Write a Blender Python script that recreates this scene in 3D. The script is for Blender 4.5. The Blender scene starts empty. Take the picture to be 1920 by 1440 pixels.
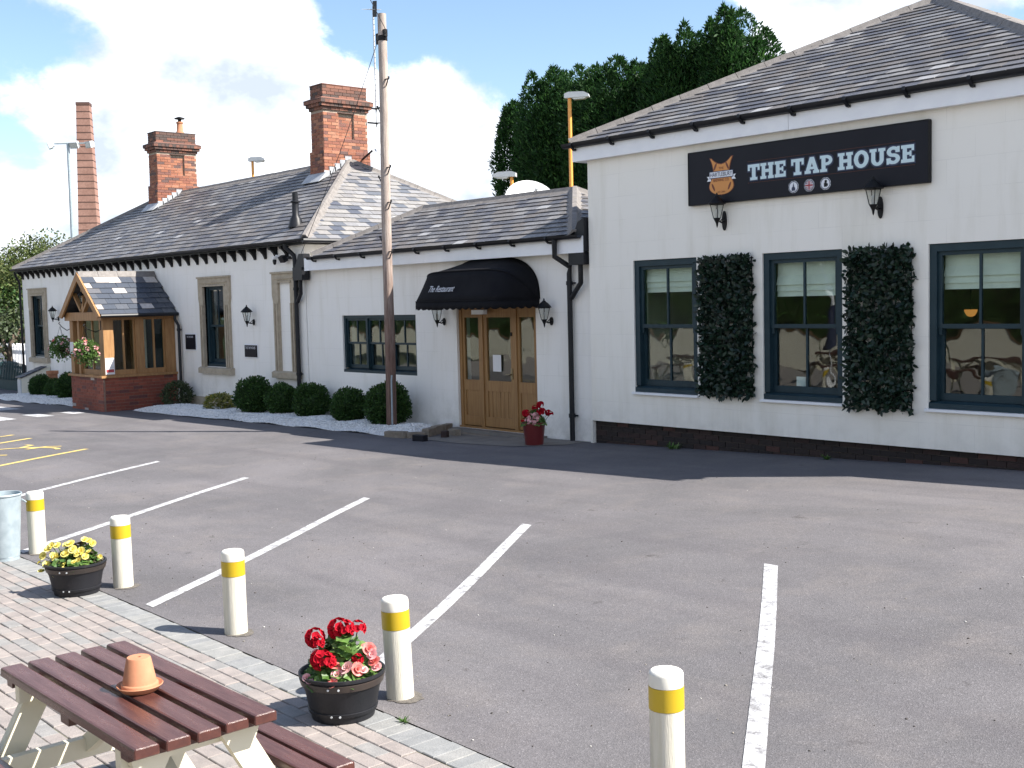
import bpy, bmesh, math, random
import numpy as np
from mathutils import Vector, Matrix
random.seed(7); rng = np.random.default_rng(7)
S = bpy.context.scene
COL = S.collection
R = math.radians

# ------------------------------------------------------------------ camera, sky, sun, exposure
CAM = Vector((0, 0, 2.2))
def make_camera():
    yaw, pitch, roll = 0.851765537, 0.0707647441, -0.0240912059
    cy, sy = math.cos(yaw), math.sin(yaw)
    f = Vector((-sy*math.cos(pitch), cy*math.cos(pitch), -math.sin(pitch)))
    r = Vector((cy, sy, 0)); u = r.cross(f)
    r2 = r*math.cos(roll) + u*math.sin(roll); u2 = u*math.cos(roll) - r*math.sin(roll)
    c = bpy.data.cameras.new('camera'); o = bpy.data.objects.new('camera', c); COL.objects.link(o)
    c.sensor_width = 36; c.lens = 36*2200/1920; c.clip_start = .05; c.clip_end = 3000
    m = Matrix((r2, u2, -f)).transposed().to_4x4(); m.translation = CAM
    o.matrix_world = m; S.camera = o
make_camera()

SUN_AZ, SUN_EL = R(32.5), R(45.6)          # azimuth measured from +X towards +Y
SUNV = Vector((math.cos(SUN_EL)*math.cos(SUN_AZ), math.cos(SUN_EL)*math.sin(SUN_AZ), math.sin(SUN_EL)))
def make_sun():
    l = bpy.data.lights.new('sun', 'SUN'); l.energy = 3.95; l.angle = R(.53); l.color = (1, .95, .87)
    o = bpy.data.objects.new('sun', l); COL.objects.link(o)
    o.rotation_euler = SUNV.to_track_quat('Z', 'Y').to_euler()
make_sun()

def make_world():
    w = bpy.data.worlds.new('World'); S.world = w; w.use_nodes = True
    nt = w.node_tree; N = nt.nodes; N.clear(); L = nt.links.new
    out = N.new('ShaderNodeOutputWorld'); bg = N.new('ShaderNodeBackground'); bg.inputs['Strength'].default_value = .106
    sky = N.new('ShaderNodeTexSky'); sky.sky_type = 'NISHITA'; sky.sun_disc = False
    sky.sun_elevation = SUN_EL; sky.sun_rotation = R(90) - SUN_AZ; sky.air_density = 1.0; sky.dust_density = .6; sky.ozone_density = 2.2
    tc = N.new('ShaderNodeTexCoord'); sep = N.new('ShaderNodeSeparateXYZ'); L(tc.outputs['Generated'], sep.inputs[0])
    def math_(op, a, b=None, clamp=False):
        n = N.new('ShaderNodeMath'); n.operation = op; n.use_clamp = clamp
        for i, v in enumerate((a, b)):
            if v is None: continue
            if isinstance(v, (int, float)): n.inputs[i].default_value = v
            else: L(v, n.inputs[i])
        return n.outputs[0]
    zz = math_('MAXIMUM', sep.outputs[2], 0.0)
    def noise(scale, detail, off, rough=.55, dist=0):
        mp = N.new('ShaderNodeMapping'); L(tc.outputs['Generated'], mp.inputs[0]); mp.inputs['Location'].default_value = off; mp.inputs['Scale'].default_value = (1, 1, 1.5)
        n = N.new('ShaderNodeTexNoise'); L(mp.outputs[0], n.inputs['Vector']); n.inputs['Scale'].default_value = scale
        n.inputs['Detail'].default_value = detail; n.inputs['Roughness'].default_value = rough; n.inputs['Distortion'].default_value = dist
        return n.outputs['Fac']
    big = noise(5.6, 12, (3.1, 1.7, .4), .6, .2)
    dens = math_('ADD', big, math_('MULTIPLY', math_('SUBTRACT', .30, zz), .30))     # more cloud towards the horizon
    # cloud banks and clear gaps as they stand over the buildings
    for (dx, dy, dz), rad, amt in (((-.709, .665, .234), 8, -.26), ((-.646, .73, .223), 7, -.26), ((-.797, .558, .232), 4, -.2), ((-.93, .33, .162), 5, -.16), ((-.782, .609, .132), 6, .24), ((-.844, .505, .183), 5, .16), ((-.897, .398, .193), 7, .14), ((-.895, .43, .12), 7, .16), ((-.524, .823, .22), 7, .2)):
        vd = N.new('ShaderNodeVectorMath'); vd.operation = 'DOT_PRODUCT'; L(tc.outputs['Generated'], vd.inputs[0]); vd.inputs[1].default_value = (dx, dy, dz)
        mr = N.new('ShaderNodeMapRange'); mr.interpolation_type = 'SMOOTHSTEP'; L(vd.outputs['Value'], mr.inputs[0]); mr.inputs[1].default_value = math.cos(R(rad)); mr.inputs[2].default_value = math.cos(R(rad*.25)); mr.inputs[3].default_value = 0; mr.inputs[4].default_value = amt
        dens = math_('ADD', dens, mr.outputs[0])
    rp = N.new('ShaderNodeValToRGB'); L(dens, rp.inputs[0]); rp.color_ramp.elements[0].position = .41; rp.color_ramp.elements[1].position = .54
    rp.color_ramp.interpolation = 'EASE'
    sh = noise(9, 7, (8.3, 2.2, 1.0), .55)
    cr = N.new('ShaderNodeValToRGB'); L(sh, cr.inputs[0])
    cr.color_ramp.elements[0].position = .40; cr.color_ramp.elements[0].color = (.40, .445, .53, 1)
    cr.color_ramp.elements[1].position = .66; cr.color_ramp.elements[1].color = (.96, .97, 1.0, 1)
    sc = N.new('ShaderNodeVectorMath'); sc.operation = 'SCALE'; L(cr.outputs[0], sc.inputs[0]); sc.inputs[3].default_value = 6.2
    sk = N.new('ShaderNodeVectorMath'); sk.operation = 'SCALE'; L(sky.outputs[0], sk.inputs[0]); sk.inputs[3].default_value = .68
    mx = N.new('ShaderNodeMix'); mx.data_type = 'RGBA'; L(math_('MULTIPLY', rp.outputs[0], .94), mx.inputs['Factor']); L(sk.outputs[0], mx.inputs[6]); L(sc.outputs[0], mx.inputs[7])
    L(mx.outputs[2], bg.inputs['Color']); L(bg.outputs[0], out.inputs[0])
make_world()
S.render.engine = 'CYCLES'
S.view_settings.view_transform = 'Standard'; S.view_settings.look = 'None'
S.view_settings.exposure = 1.62; S.view_settings.gamma = 1; S.view_settings.use_curve_mapping = False
S.cycles.max_bounces = 7; S.cycles.diffuse_bounces = 3; S.cycles.glossy_bounces = 3; S.cycles.transmission_bounces = 4; S.cycles.transparent_max_bounces = 10
S.cycles.use_denoising = True

# ------------------------------------------------------------------ materials
def new_mat(name):
    m = bpy.data.materials.new(name); m.use_nodes = True
    nt = m.node_tree; nt.nodes.clear()
    return m, nt.nodes, nt.links.new
def tex_noise(N, L, vec, scale, detail=5, rough=.55, dist=0):
    n = N.new('ShaderNodeTexNoise'); L(vec, n.inputs['Vector']); n.inputs['Scale'].default_value = scale
    n.inputs['Detail'].default_value = detail; n.inputs['Roughness'].default_value = rough; n.inputs['Distortion'].default_value = dist
    return n.outputs['Fac']
def ramp(N, L, fac, stops, interp='LINEAR'):
    r = N.new('ShaderNodeValToRGB'); L(fac, r.inputs[0]); cr = r.color_ramp; cr.interpolation = interp
    while len(cr.elements) < len(stops): cr.elements.new(.5)
    for e, (p, c) in zip(cr.elements, stops):
        e.position = p; e.color = tuple(c) + (1,) if len(c) == 3 else c
    return r.outputs[0]
def mixc(N, L, fac, a, b, mode='MIX'):
    m = N.new('ShaderNodeMix'); m.data_type = 'RGBA'; m.blend_type = mode
    for i, v in ((0, fac), (6, a), (7, b)):
        if isinstance(v, (int, float)): m.inputs[i].default_value = v
        elif isinstance(v, tuple): m.inputs[i].default_value = v + (1,) if len(v) == 3 else v
        else: L(v, m.inputs[i])
    return m.outputs[2]
def randval(N, L):
    oi = N.new('ShaderNodeObjectInfo'); g = N.new('ShaderNodeNewGeometry')
    a = N.new('ShaderNodeMath'); a.operation = 'ADD'; L(oi.outputs['Random'], a.inputs[0]); L(g.outputs['Random Per Island'], a.inputs[1])
    f = N.new('ShaderNodeMath'); f.operation = 'FRACT'; L(a.outputs[0], f.inputs[0])
    return f.outputs[0]
def MAT(name, c1, c2=None, scale=6, rough=.7, r2=None, bump=0, bscale=40, stretch=None, pick=None, pickmix=1, metal=0, spec=.5, fine=0, fscale=300, trans=0, dirt=None):
    """c1/c2 mixed by noise; pick = colour stops chosen per piece; fine = small speckle; dirt = (colour, scale, threshold)"""
    m, N, L = new_mat(name)
    out = N.new('ShaderNodeOutputMaterial'); p = N.new('ShaderNodeBsdfPrincipled')
    g = N.new('ShaderNodeNewGeometry'); vec = g.outputs['Position']
    if stretch:
        mp = N.new('ShaderNodeMapping'); L(vec, mp.inputs[0]); mp.inputs['Scale'].default_value = stretch; vec = mp.outputs[0]
    nz = tex_noise(N, L, vec, scale)
    c2 = c2 or c1
    col = mixc(N, L, ramp(N, L, nz, [(.35, (0, 0, 0)), (.65, (1, 1, 1))]), c1, c2)
    if pick:
        rv = randval(N, L)
        pc = ramp(N, L, rv, pick, 'CONSTANT' if len(pick) > 2 else 'LINEAR')
        if pickmix < 1: col = mixc(N, L, pickmix, col, pc)
        else: col = mixc(N, L, 1.0, pc, mixc(N, L, ramp(N, L, nz, [(.3, (0, 0, 0)), (.7, (1, 1, 1))]), (.82, .82, .82), (1.12, 1.1, 1.08)), 'MULTIPLY')
    if dirt:
        dn = tex_noise(N, L, vec, dirt[1], 7, .62)
        col = mixc(N, L, ramp(N, L, dn, [(dirt[2], (0, 0, 0)), (dirt[2]+.16, (dirt[3],)*3)]), col, dirt[0])
    if fine:
        fn = tex_noise(N, L, vec, fscale, 2, .6)
        col = mixc(N, L, 1.0, col, ramp(N, L, fn, [(.35, (1-fine,)*3), (.68, (1+fine,)*3)]), 'MULTIPLY')
    L(col, p.inputs['Base Color'])
    if r2 is not None: L(ramp(N, L, nz, [(.35, (rough,)*3), (.65, (r2,)*3)]), p.inputs['Roughness'])
    else: p.inputs['Roughness'].default_value = rough
    p.inputs['Metallic'].default_value = metal; p.inputs['Specular IOR Level'].default_value = spec
    if bump:
        bn = tex_noise(N, L, vec, bscale, 6, .6)
        b = N.new('ShaderNodeBump'); b.inputs['Strength'].default_value = min(bump, 1); b.inputs['Distance'].default_value = .004*max(1, bump)
        L(bn, b.inputs['Height']); L(b.outputs[0], p.inputs['Normal'])
    if trans:
        t = N.new('ShaderNodeBsdfTranslucent'); L(col, t.inputs[0]); ms = N.new('ShaderNodeMixShader'); ms.inputs[0].default_value = trans
        L(p.outputs[0], ms.inputs[1]); L(t.outputs[0], ms.inputs[2]); L(ms.outputs[0], out.inputs[0])
    else: L(p.outputs[0], out.inputs[0])
    return m
def render_mat(name, base, axis='XZ'):
    """painted render lined out as ashlar, with faint scribed joints, streaks and a dirty foot"""
    m, N, L = new_mat(name)
    out = N.new('ShaderNodeOutputMaterial'); p = N.new('ShaderNodeBsdfPrincipled'); g = N.new('ShaderNodeNewGeometry')
    sp = N.new('ShaderNodeSeparateXYZ'); L(g.outputs['Position'], sp.inputs[0]); cb = N.new('ShaderNodeCombineXYZ')
    ad = N.new('ShaderNodeMath'); ad.operation = 'ADD'; L(sp.outputs[0], ad.inputs[0]); L(sp.outputs[1], ad.inputs[1])
    L(ad.outputs[0], cb.inputs[0]); L(sp.outputs[2], cb.inputs[1])
    wn = N.new('ShaderNodeTexNoise'); L(g.outputs['Position'], wn.inputs['Vector']); wn.inputs['Scale'].default_value = 1.5
    va = N.new('ShaderNodeVectorMath'); va.operation = 'MULTIPLY_ADD'; L(wn.outputs['Color'], va.inputs[0]); va.inputs[1].default_value = (.012, .012, 0); L(cb.outputs[0], va.inputs[2])
    bt = N.new('ShaderNodeTexBrick'); L(va.outputs[0], bt.inputs['Vector'])
    bt.inputs['Color1'].default_value = (*base, 1); bt.inputs['Color2'].default_value = (base[0]*.985, base[1]*.985, base[2]*.975, 1)
    bt.inputs['Mortar'].default_value = (base[0]*.86, base[1]*.86, base[2]*.86, 1); bt.inputs['Scale'].default_value = 1
    bt.inputs['Brick Width'].default_value = .68; bt.inputs['Row Height'].default_value = .335; bt.inputs['Mortar Size'].default_value = .0035; bt.inputs['Mortar Smooth'].default_value = .6
    gap = tex_noise(N, L, g.outputs['Position'], 2.3, 3)
    col = mixc(N, L, ramp(N, L, gap, [(.42, (.15,)*3), (.6, (1,)*3)]), (*base, 1), bt.outputs['Color'])
    mp = N.new('ShaderNodeMapping'); L(g.outputs['Position'], mp.inputs[0]); mp.inputs['Scale'].default_value = (3, 3, .35)
    st = tex_noise(N, L, mp.outputs[0], 1.6, 6, .6)
    col = mixc(N, L, ramp(N, L, st, [(.50, (0,)*3), (.76, (.34,)*3)]), col, (base[0]*.70, base[1]*.68, base[2]*.60))
    # splash dirt near the foot
    mr = N.new('ShaderNodeMapRange'); L(sp.outputs[2], mr.inputs[0]); mr.inputs[1].default_value = .75; mr.inputs[2].default_value = -.15; mr.inputs[3].default_value = 0; mr.inputs[4].default_value = 1
    dn = tex_noise(N, L, g.outputs['Position'], 3.5, 7, .65)
    mu = N.new('ShaderNodeMath'); mu.operation = 'MULTIPLY'; L(mr.outputs[0], mu.inputs[0]); L(ramp(N, L, dn, [(.42, (0,)*3), (.7, (.6,)*3)]), mu.inputs[1])
    col = mixc(N, L, mu.outputs[0], col, (.34, .32, .28))
    L(col, p.inputs['Base Color']); p.inputs['Roughness'].default_value = .75
    bn = tex_noise(N, L, g.outputs['Position'], 55, 5)
    b = N.new('ShaderNodeBump'); b.inputs['Strength'].default_value = .25; b.inputs['Distance'].default_value = .003; L(bn, b.inputs['Height'])
    b2 = N.new('ShaderNodeBump'); b2.inputs['Strength'].default_value = .3; b2.inputs['Distance'].default_value = .004; b2.invert = True
    L(bt.outputs['Fac'], b2.inputs['Height']); L(b.outputs[0], b2.inputs['Normal']); L(b2.outputs[0], p.inputs['Normal'])
    L(p.outputs[0], out.inputs[0])
    return m
def glass_mat(name, wav=.06, tint=(.9, .95, .93), ior=1.6, wscale=3.2):
    m, N, L = new_mat(name)
    out = N.new('ShaderNodeOutputMaterial'); fr = N.new('ShaderNodeFresnel'); gb = N.new('ShaderNodeNewGeometry'); mi = N.new('ShaderNodeMix'); mi.data_type = 'FLOAT'
    L(gb.outputs['Backfacing'], mi.inputs[0]); mi.inputs[2].default_value = ior; mi.inputs[3].default_value = 1/ior; L(mi.outputs[0], fr.inputs[0])   # both faces of a sheet reflect alike
    gl = N.new('ShaderNodeBsdfGlossy'); gl.inputs['Roughness'].default_value = .0; tr = N.new('ShaderNodeBsdfTransparent'); tr.inputs[0].default_value = (*tint, 1)
    g = N.new('ShaderNodeNewGeometry'); nz = tex_noise(N, L, g.outputs['Position'], wscale, 2, .4)
    b = N.new('ShaderNodeBump'); b.inputs['Strength'].default_value = wav; b.inputs['Distance'].default_value = .1; L(nz, b.inputs['Height'])
    L(b.outputs[0], gl.inputs['Normal']); ms = N.new('ShaderNodeMixShader'); L(fr.outputs[0], ms.inputs[0]); L(tr.outputs[0], ms.inputs[1]); L(gl.outputs[0], ms.inputs[2])
    L(ms.outputs[0], out.inputs[0])
    return m
def asphalt_mat():
    m, N, L = new_mat('asphalt')
    out = N.new('ShaderNodeOutputMaterial'); p = N.new('ShaderNodeBsdfPrincipled'); g = N.new('ShaderNodeNewGeometry'); v = g.outputs['Position']
    big = tex_noise(N, L, v, .30, 7, .62, .6)
    mid = tex_noise(N, L, v, 1.3, 7, .68, .4)
    col = mixc(N, L, ramp(N, L, big, [(.36, (0,)*3), (.64, (1,)*3)]), (.094, .090, .094), (.142, .133, .138))
    col = mixc(N, L, ramp(N, L, mid, [(.48, (0,)*3), (.72, (.5,)*3)]), col, (.168, .150, .142))
    mp0 = N.new('ShaderNodeMapping'); L(v, mp0.inputs[0]); mp0.inputs['Location'].default_value = (31, 7, 3); mid2 = tex_noise(N, L, mp0.outputs[0], 1.9, 6, .62)
    col = mixc(N, L, ramp(N, L, mid2, [(.54, (0,)*3), (.76, (.5,)*3)]), col, (.085, .08, .084))
    st = tex_noise(N, L, v, 4.0, 5, .62)
    col = mixc(N, L, ramp(N, L, st, [(.66, (0,)*3), (.73, (.7,)*3)]), col, (.058, .052, .052))
    mp = N.new('ShaderNodeMapping'); L(v, mp.inputs[0]); mp.inputs['Scale'].default_value = (.16, 1.5, 1); mp.inputs['Rotation'].default_value = (0, 0, R(8))
    tk = tex_noise(N, L, mp.outputs[0], 1.2, 5, .55)
    col = mixc(N, L, ramp(N, L, tk, [(.47, (0,)*3), (.66, (.6,)*3)]), col, (.092, .086, .092))
    vo = N.new('ShaderNodeTexVoronoi'); L(v, vo.inputs['Vector']); vo.inputs['Scale'].default_value = 150
    sp = N.new('ShaderNodeSeparateColor'); L(vo.outputs['Color'], sp.inputs[0])
    col = mixc(N, L, 1.0, col, ramp(N, L, sp.outputs[0], [(0, (.76,)*3), (.5, (.98,)*3), (.93, (1.16,)*3), (1, (1.6,)*3)]), 'MULTIPLY')
    L(col, p.inputs['Base Color']); p.inputs['Roughness'].default_value = .82; p.inputs['Specular IOR Level'].default_value = .35
    b = N.new('ShaderNodeBump'); b.inputs['Strength'].default_value = .5; b.inputs['Distance'].default_value = .004; L(vo.outputs['Distance'], b.inputs['Height']); L(b.outputs[0], p.inputs['Normal'])
    L(p.outputs[0], out.inputs[0])
    return m
SLATES = [(0, (.068, .070, .084)), (.16, (.098, .096, .100)), (.34, (.125, .115, .110)), (.5, (.105, .106, .116)), (.66, (.135, .128, .124)), (.80, (.15, .15, .157)), (.93, (.19, .186, .186)), (.982, (.28, .282, .29))]
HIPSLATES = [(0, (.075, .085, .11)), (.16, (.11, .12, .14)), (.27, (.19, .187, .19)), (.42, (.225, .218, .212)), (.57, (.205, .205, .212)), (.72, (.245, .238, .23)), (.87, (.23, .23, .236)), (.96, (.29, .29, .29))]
M = {}
M['slate'] = MAT('slate', (.1,)*3, scale=14, rough=.62, r2=.42, pick=SLATES, bump=.5, bscale=60)
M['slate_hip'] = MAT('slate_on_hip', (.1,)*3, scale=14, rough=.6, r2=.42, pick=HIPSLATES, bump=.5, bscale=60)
M['slate_porch'] = MAT('slate_on_porch', (.1,)*3, scale=14, rough=.6, r2=.4, pick=[(0, (.055, .065, .085)), (.5, (.08, .088, .105)), (.74, (.11, .11, .12)), (.84, (.36, .33, .31)), (.93, (.5, .46, .43))], bump=.4, bscale=60)
M['deck'] = MAT('roof_underlay', (.05, .05, .055), (.08, .08, .085), 8, .8)
M['ridge'] = MAT('ridge_tile_clay', (.15, .136, .126), (.205, .188, .176), 9, .75, bump=.5, bscale=50, fine=.15, fscale=90, dirt=((.30, .27, .12), 7, .66, .7))
M['lead'] = MAT('lead', (.30, .315, .34), (.40, .41, .43), 8, .5, bump=.2)
M['render'] = render_mat('painted_render', (.86, .835, .795))
M['rendercream'] = render_mat('cream_white_render', (.85, .82, .755))
M['render_cream'] = MAT('cream_render', (.66, .63, .52), (.72, .69, .58), 3, .8, bump=.4, dirt=((.4, .37, .3), 3, .6, .4))
M['white'] = MAT('white_paint', (.78, .79, .82), (.83, .84, .86), 4, .45, dirt=((.55, .54, .52), 6, .64, .4))
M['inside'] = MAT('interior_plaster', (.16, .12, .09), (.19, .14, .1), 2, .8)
M['teal'] = MAT('teal_frame_paint', (.012, .031, .041), (.016, .038, .05), 6, .45, spec=.3)
M['black'] = MAT('black_iron', (.007, .007, .008), (.011, .011, .012), 12, .5, bump=.2, spec=.22)
M['blackplastic'] = MAT('black_pvc', (.008, .009, .012), (.013, .014, .018), 6, .45, spec=.3)
M['stone'] = MAT('sandstone', (.36, .305, .225), (.44, .375, .285), 9, .85, bump=.6, bscale=70, dirt=((.2, .18, .15), 5, .62, .5))
M['brickdark'] = MAT('sooty_brick', (.1,)*3, scale=25, rough=.85, pick=[(0, (.022, .015, .014)), (.4, (.034, .019, .017)), (.75, (.018, .013, .013)), (.92, (.062, .028, .023))], bump=.7, bscale=60)
M['brick'] = MAT('old_red_brick', (.1,)*3, scale=25, rough=.85, pick=[(0, (.255, .098, .058)), (.22, (.31, .128, .075)), (.45, (.225, .085, .056)), (.63, (.345, .16, .10)), (.80, (.17, .075, .06)), (.93, (.11, .065, .06))], bump=.7, bscale=60)
M['bricksoot'] = MAT('weathered_cap_brick', (.1,)*3, scale=25, rough=.88, pick=[(0, (.10, .06, .05)), (.3, (.16, .075, .055)), (.55, (.075, .055, .05)), (.8, (.22, .10, .07))], bump=.7, bscale=60, dirt=((.2, .19, .1), 9, .66, .6))
M['brickporch'] = MAT('porch_brick', (.1,)*3, scale=25, rough=.8, pick=[(0, (.23, .062, .038)), (.35, (.27, .075, .045)), (.65, (.20, .055, .038)), (.88, (.13, .05, .045)), (.985, (.45, .40, .38))], bump=.6, bscale=60)
M['mortar'] = MAT('lime_mortar', (.30, .235, .185), (.38, .31, .25), 20, .95, bump=.5)
M['mortardark'] = MAT('sooty_mortar', (.05, .045, .042), (.09, .07, .06), 20, .95, bump=.5)
M['mortarporch'] = MAT('porch_mortar', (.20, .12, .09), (.26, .17, .13), 20, .95, bump=.5)
M['oak'] = MAT('oak', (.27, .135, .05), (.37, .20, .08), 5, .6, stretch=(4, 4, .5), bump=.4, bscale=40)
M['oakdoor'] = MAT('oak_door', (.25, .125, .042), (.33, .18, .065), 5, .5, stretch=(6, 6, .45), bump=.3, bscale=40)
M['glass'] = glass_mat('old_window_glass', .085, ior=1.55, wscale=1.35)
M['glassporch'] = glass_mat('porch_glass', .01, ior=1.35, wscale=1.5)
M['glassflat'] = glass_mat('lantern_glass', .01, (.85, .87, .86), 1.5)
M['blind'] = MAT('linen_blind', (.74, .73, .66), (.80, .79, .72), 8, .9, bump=.3)
M['canvas'] = MAT('black_canvas', (.006, .006, .008), (.009, .009, .011), 4, .85, bump=.3, bscale=200, spec=.15)
M['silver'] = MAT('silver_print', (.55, .56, .6), None, 4, .5)
M['signblack'] = MAT('sign_board', (.009, .0095, .015), (.011, .012, .018), 2, .5, spec=.2)
M['signpale'] = MAT('sign_pale_letters', (.56, .70, .74), None, 4, .5)
M['signorange'] = MAT('sign_orange', (.62, .26, .065), None, 4, .5)
M['signbrown'] = MAT('sign_brown', (.17, .045, .02), None, 4, .5)
M['signwhite'] = MAT('sign_white', (.76, .78, .82), None, 4, .5)
M['signnavy'] = MAT('sign_navy', (.02, .03, .075), None, 4, .5)
M['signred'] = MAT('sign_red', (.38, .05, .06), None, 4, .5)
M['asphalt'] = asphalt_mat()
M['line'] = MAT('white_line_paint', (.46, .46, .47), (.36, .36, .37), 7, .75, fine=.35, fscale=90, dirt=((.13, .125, .128), 14, .50, .8))
M['yline'] = MAT('yellow_line_paint', (.62, .47, .13), (.5, .37, .12), 7, .7, fine=.15, fscale=120, dirt=((.2, .19, .18), 9, .56, .75))
M['sett'] = MAT('paving_sett', (.1,)*3, scale=9, rough=.85, pick=[(0, (.245, .218, .206)), (.3, (.258, .228, .215)), (.55, (.24, .22, .21)), (.74, (.222, .217, .213)), (.88, (.268, .238, .222))], bump=.8, bscale=110, fine=.14, fscale=170)
M['soldier'] = MAT('grey_edge_sett', (.1,)*3, scale=9, rough=.85, pick=[(0, (.212, .218, .22)), (.4, (.228, .23, .226)), (.75, (.205, .21, .214))], bump=.8, bscale=110, fine=.14, fscale=170)
M['joint'] = MAT('sandy_joint', (.115, .098, .066), (.10, .105, .055), 5, .95, bump=.8)
M['concrete'] = MAT('old_concrete', (.155, .14, .125), (.20, .18, .16), 3, .9, bump=.6, dirt=((.07, .065, .06), 4, .55, .6))
M['kerb'] = MAT('kerb_stone', (.19, .155, .12), (.26, .22, .175), 8, .9, bump=.8, dirt=((.09, .085, .05), 6, .55, .6))
M['gravel'] = MAT('white_gravel', (.1,)*3, scale=20, rough=.85, pick=[(0, (.78, .78, .77)), (.5, (.85, .85, .84)), (.86, (.64, .64, .63))])
M['soilpatch'] = MAT('gritty_soil', (.085, .076, .066), (.13, .115, .10), 30, .95, bump=1, bscale=120, fine=.4, fscale=160)
M['gritstone'] = MAT('grit_stone', (.1,)*3, scale=20, rough=.9, pick=[(0, (.06, .05, .045)), (.5, (.25, .23, .2)), (.8, (.45, .44, .42)), (.93, (.03, .025, .02))])
M['ground'] = MAT('rough_grass', (.05, .07, .025), (.09, .09, .04), 1, .95, bump=1)
M['poleW'] = MAT('weathered_pole', (.36, .29, .255), (.49, .41, .37), 6, .85, stretch=(7, 7, .5), bump=.9, bscale=30, dirt=((.17, .11, .085), 3.2, .56, .75))
def pole_mat():
    m, N, L = new_mat('weathered_pole'); out = N.new('ShaderNodeOutputMaterial'); p = N.new('ShaderNodeBsdfPrincipled'); g = N.new('ShaderNodeNewGeometry'); v = g.outputs['Position']
    mp = N.new('ShaderNodeMapping'); L(v, mp.inputs[0]); mp.inputs['Scale'].default_value = (7, 7, .5); gr = tex_noise(N, L, mp.outputs[0], 6, 6, .65)
    grey = mixc(N, L, ramp(N, L, gr, [(.38, (0,)*3), (.62, (1,)*3)]), (.27, .215, .185), (.44, .375, .33))
    dark = mixc(N, L, ramp(N, L, gr, [(.38, (0,)*3), (.62, (1,)*3)]), (.10, .058, .045), (.19, .115, .09))
    sp = N.new('ShaderNodeSeparateXYZ'); L(v, sp.inputs[0]); mp2 = N.new('ShaderNodeMapping'); L(v, mp2.inputs[0]); mp2.inputs['Scale'].default_value = (9, 9, 1.1)
    pn = tex_noise(N, L, mp2.outputs[0], 2.2, 5, .6); ma = N.new('ShaderNodeMath'); ma.operation = 'MULTIPLY_ADD'; L(pn, ma.inputs[0]); ma.inputs[1].default_value = 3.2; L(sp.outputs[2], ma.inputs[2])
    mr = N.new('ShaderNodeMapRange'); L(ma.outputs[0], mr.inputs[0]); mr.inputs[1].default_value = 2.9; mr.inputs[2].default_value = 5.6
    col = mixc(N, L, mr.outputs[0], dark, grey); L(col, p.inputs['Base Color']); p.inputs['Roughness'].default_value = .85
    b = N.new('ShaderNodeBump'); b.inputs['Strength'].default_value = .9; b.inputs['Distance'].default_value = .006; L(gr, b.inputs['Height']); L(b.outputs[0], p.inputs['Normal']); L(p.outputs[0], out.inputs[0]); return m
M['poleW'] = pole_mat()
M['galv'] = MAT('galvanised_steel', (.29, .35, .385), (.36, .425, .46), 14, .45, r2=.55, metal=.25, bump=.1)
M['bwhite'] = MAT('white_post_paint', (.55, .52, .43), (.63, .60, .52), 5, .6, stretch=(9, 9, .55), bump=.8, bscale=30, dirt=((.16, .14, .11), 4.2, .635, .75))
M['bcap'] = MAT('white_cap', (.66, .64, .58), None, 4, .5)
M['byellow'] = MAT('yellow_reflective_band', (.47, .325, .010), (.43, .295, .010), 5, .4)
M['plank'] = MAT('mahogany_stain', (.058, .021, .018), (.086, .031, .024), 4, .36, r2=.26, stretch=(1, 9, 9), bump=.35, bscale=22)
M['plankdark'] = MAT('dark_oak', (.10, .05, .022), (.14, .075, .03), 5, .6, stretch=(4, 4, .5))
M['cream'] = MAT('cream_paint', (.66, .62, .47), (.71, .67, .53), 4, .5, dirt=((.4, .37, .28), 4, .66, .4))
M['terracotta'] = MAT('terracotta', (.40, .165, .085), (.46, .21, .115), 9, .85, bump=.25, dirt=((.55, .36, .26), 7, .62, .5))
M['tub'] = MAT('black_barrel_plastic', (.011, .012, .015), (.017, .017, .021), 5, .5, spec=.3, bump=.4, bscale=35, dirt=((.075, .065, .058), 6, .58, .55))
M['tubband'] = MAT('brown_band', (.022, .019, .018), (.05, .036, .03), 3, .45)  # dark brown blotches, slightly lighter than the barrel
M['soil'] = MAT('compost', (.02, .014, .009), (.035, .024, .015), 30, .95, bump=1)
M['redpot'] = MAT('red_glazed_pot', (.105, .012, .014), (.13, .016, .016), 6, .3)
M['leafG'] = MAT('geranium_leaf', (.1,)*3, scale=30, rough=.5, pick=[(0, (.075, .16, .03)), (.35, (.12, .225, .05)), (.7, (.06, .13, .03)), (.88, (.17, .25, .08))], trans=.3)
M['leafB'] = MAT('begonia_leaf', (.1,)*3, scale=30, rough=.45, pick=[(0, (.06, .13, .025)), (.4, (.10, .17, .035)), (.62, (.05, .04, .02)), (.85, (.075, .15, .03))], trans=.2)
M['red'] = MAT('red_petal', (.47, .007, .022), (.32, .004, .014), 40, .8, trans=.2, spec=.15)
M['pink'] = MAT('pink_petal', (.72, .30, .32), (.80, .55, .52), 40, .6, trans=.25)
M['coral'] = MAT('coral_petal', (.66, .12, .11), (.75, .3, .26), 40, .6, trans=.25)
M['yellow'] = MAT('yellow_petal', (.80, .66, .10), (.82, .76, .30), 40, .6, trans=.25)
M['box'] = MAT('box_leaf', (.1,)*3, scale=20, rough=.5, pick=[(0, (.034, .078, .02)), (.45, (.054, .12, .028)), (.8, (.028, .06, .02)), (.93, (.095, .165, .045))], trans=.25, spec=.25)
M['looseleaf'] = MAT('olive_leaf', (.1,)*3, scale=20, rough=.55, pick=[(0, (.05, .075, .03)), (.5, (.075, .10, .04)), (.85, (.035, .05, .022))], trans=.2)
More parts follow.
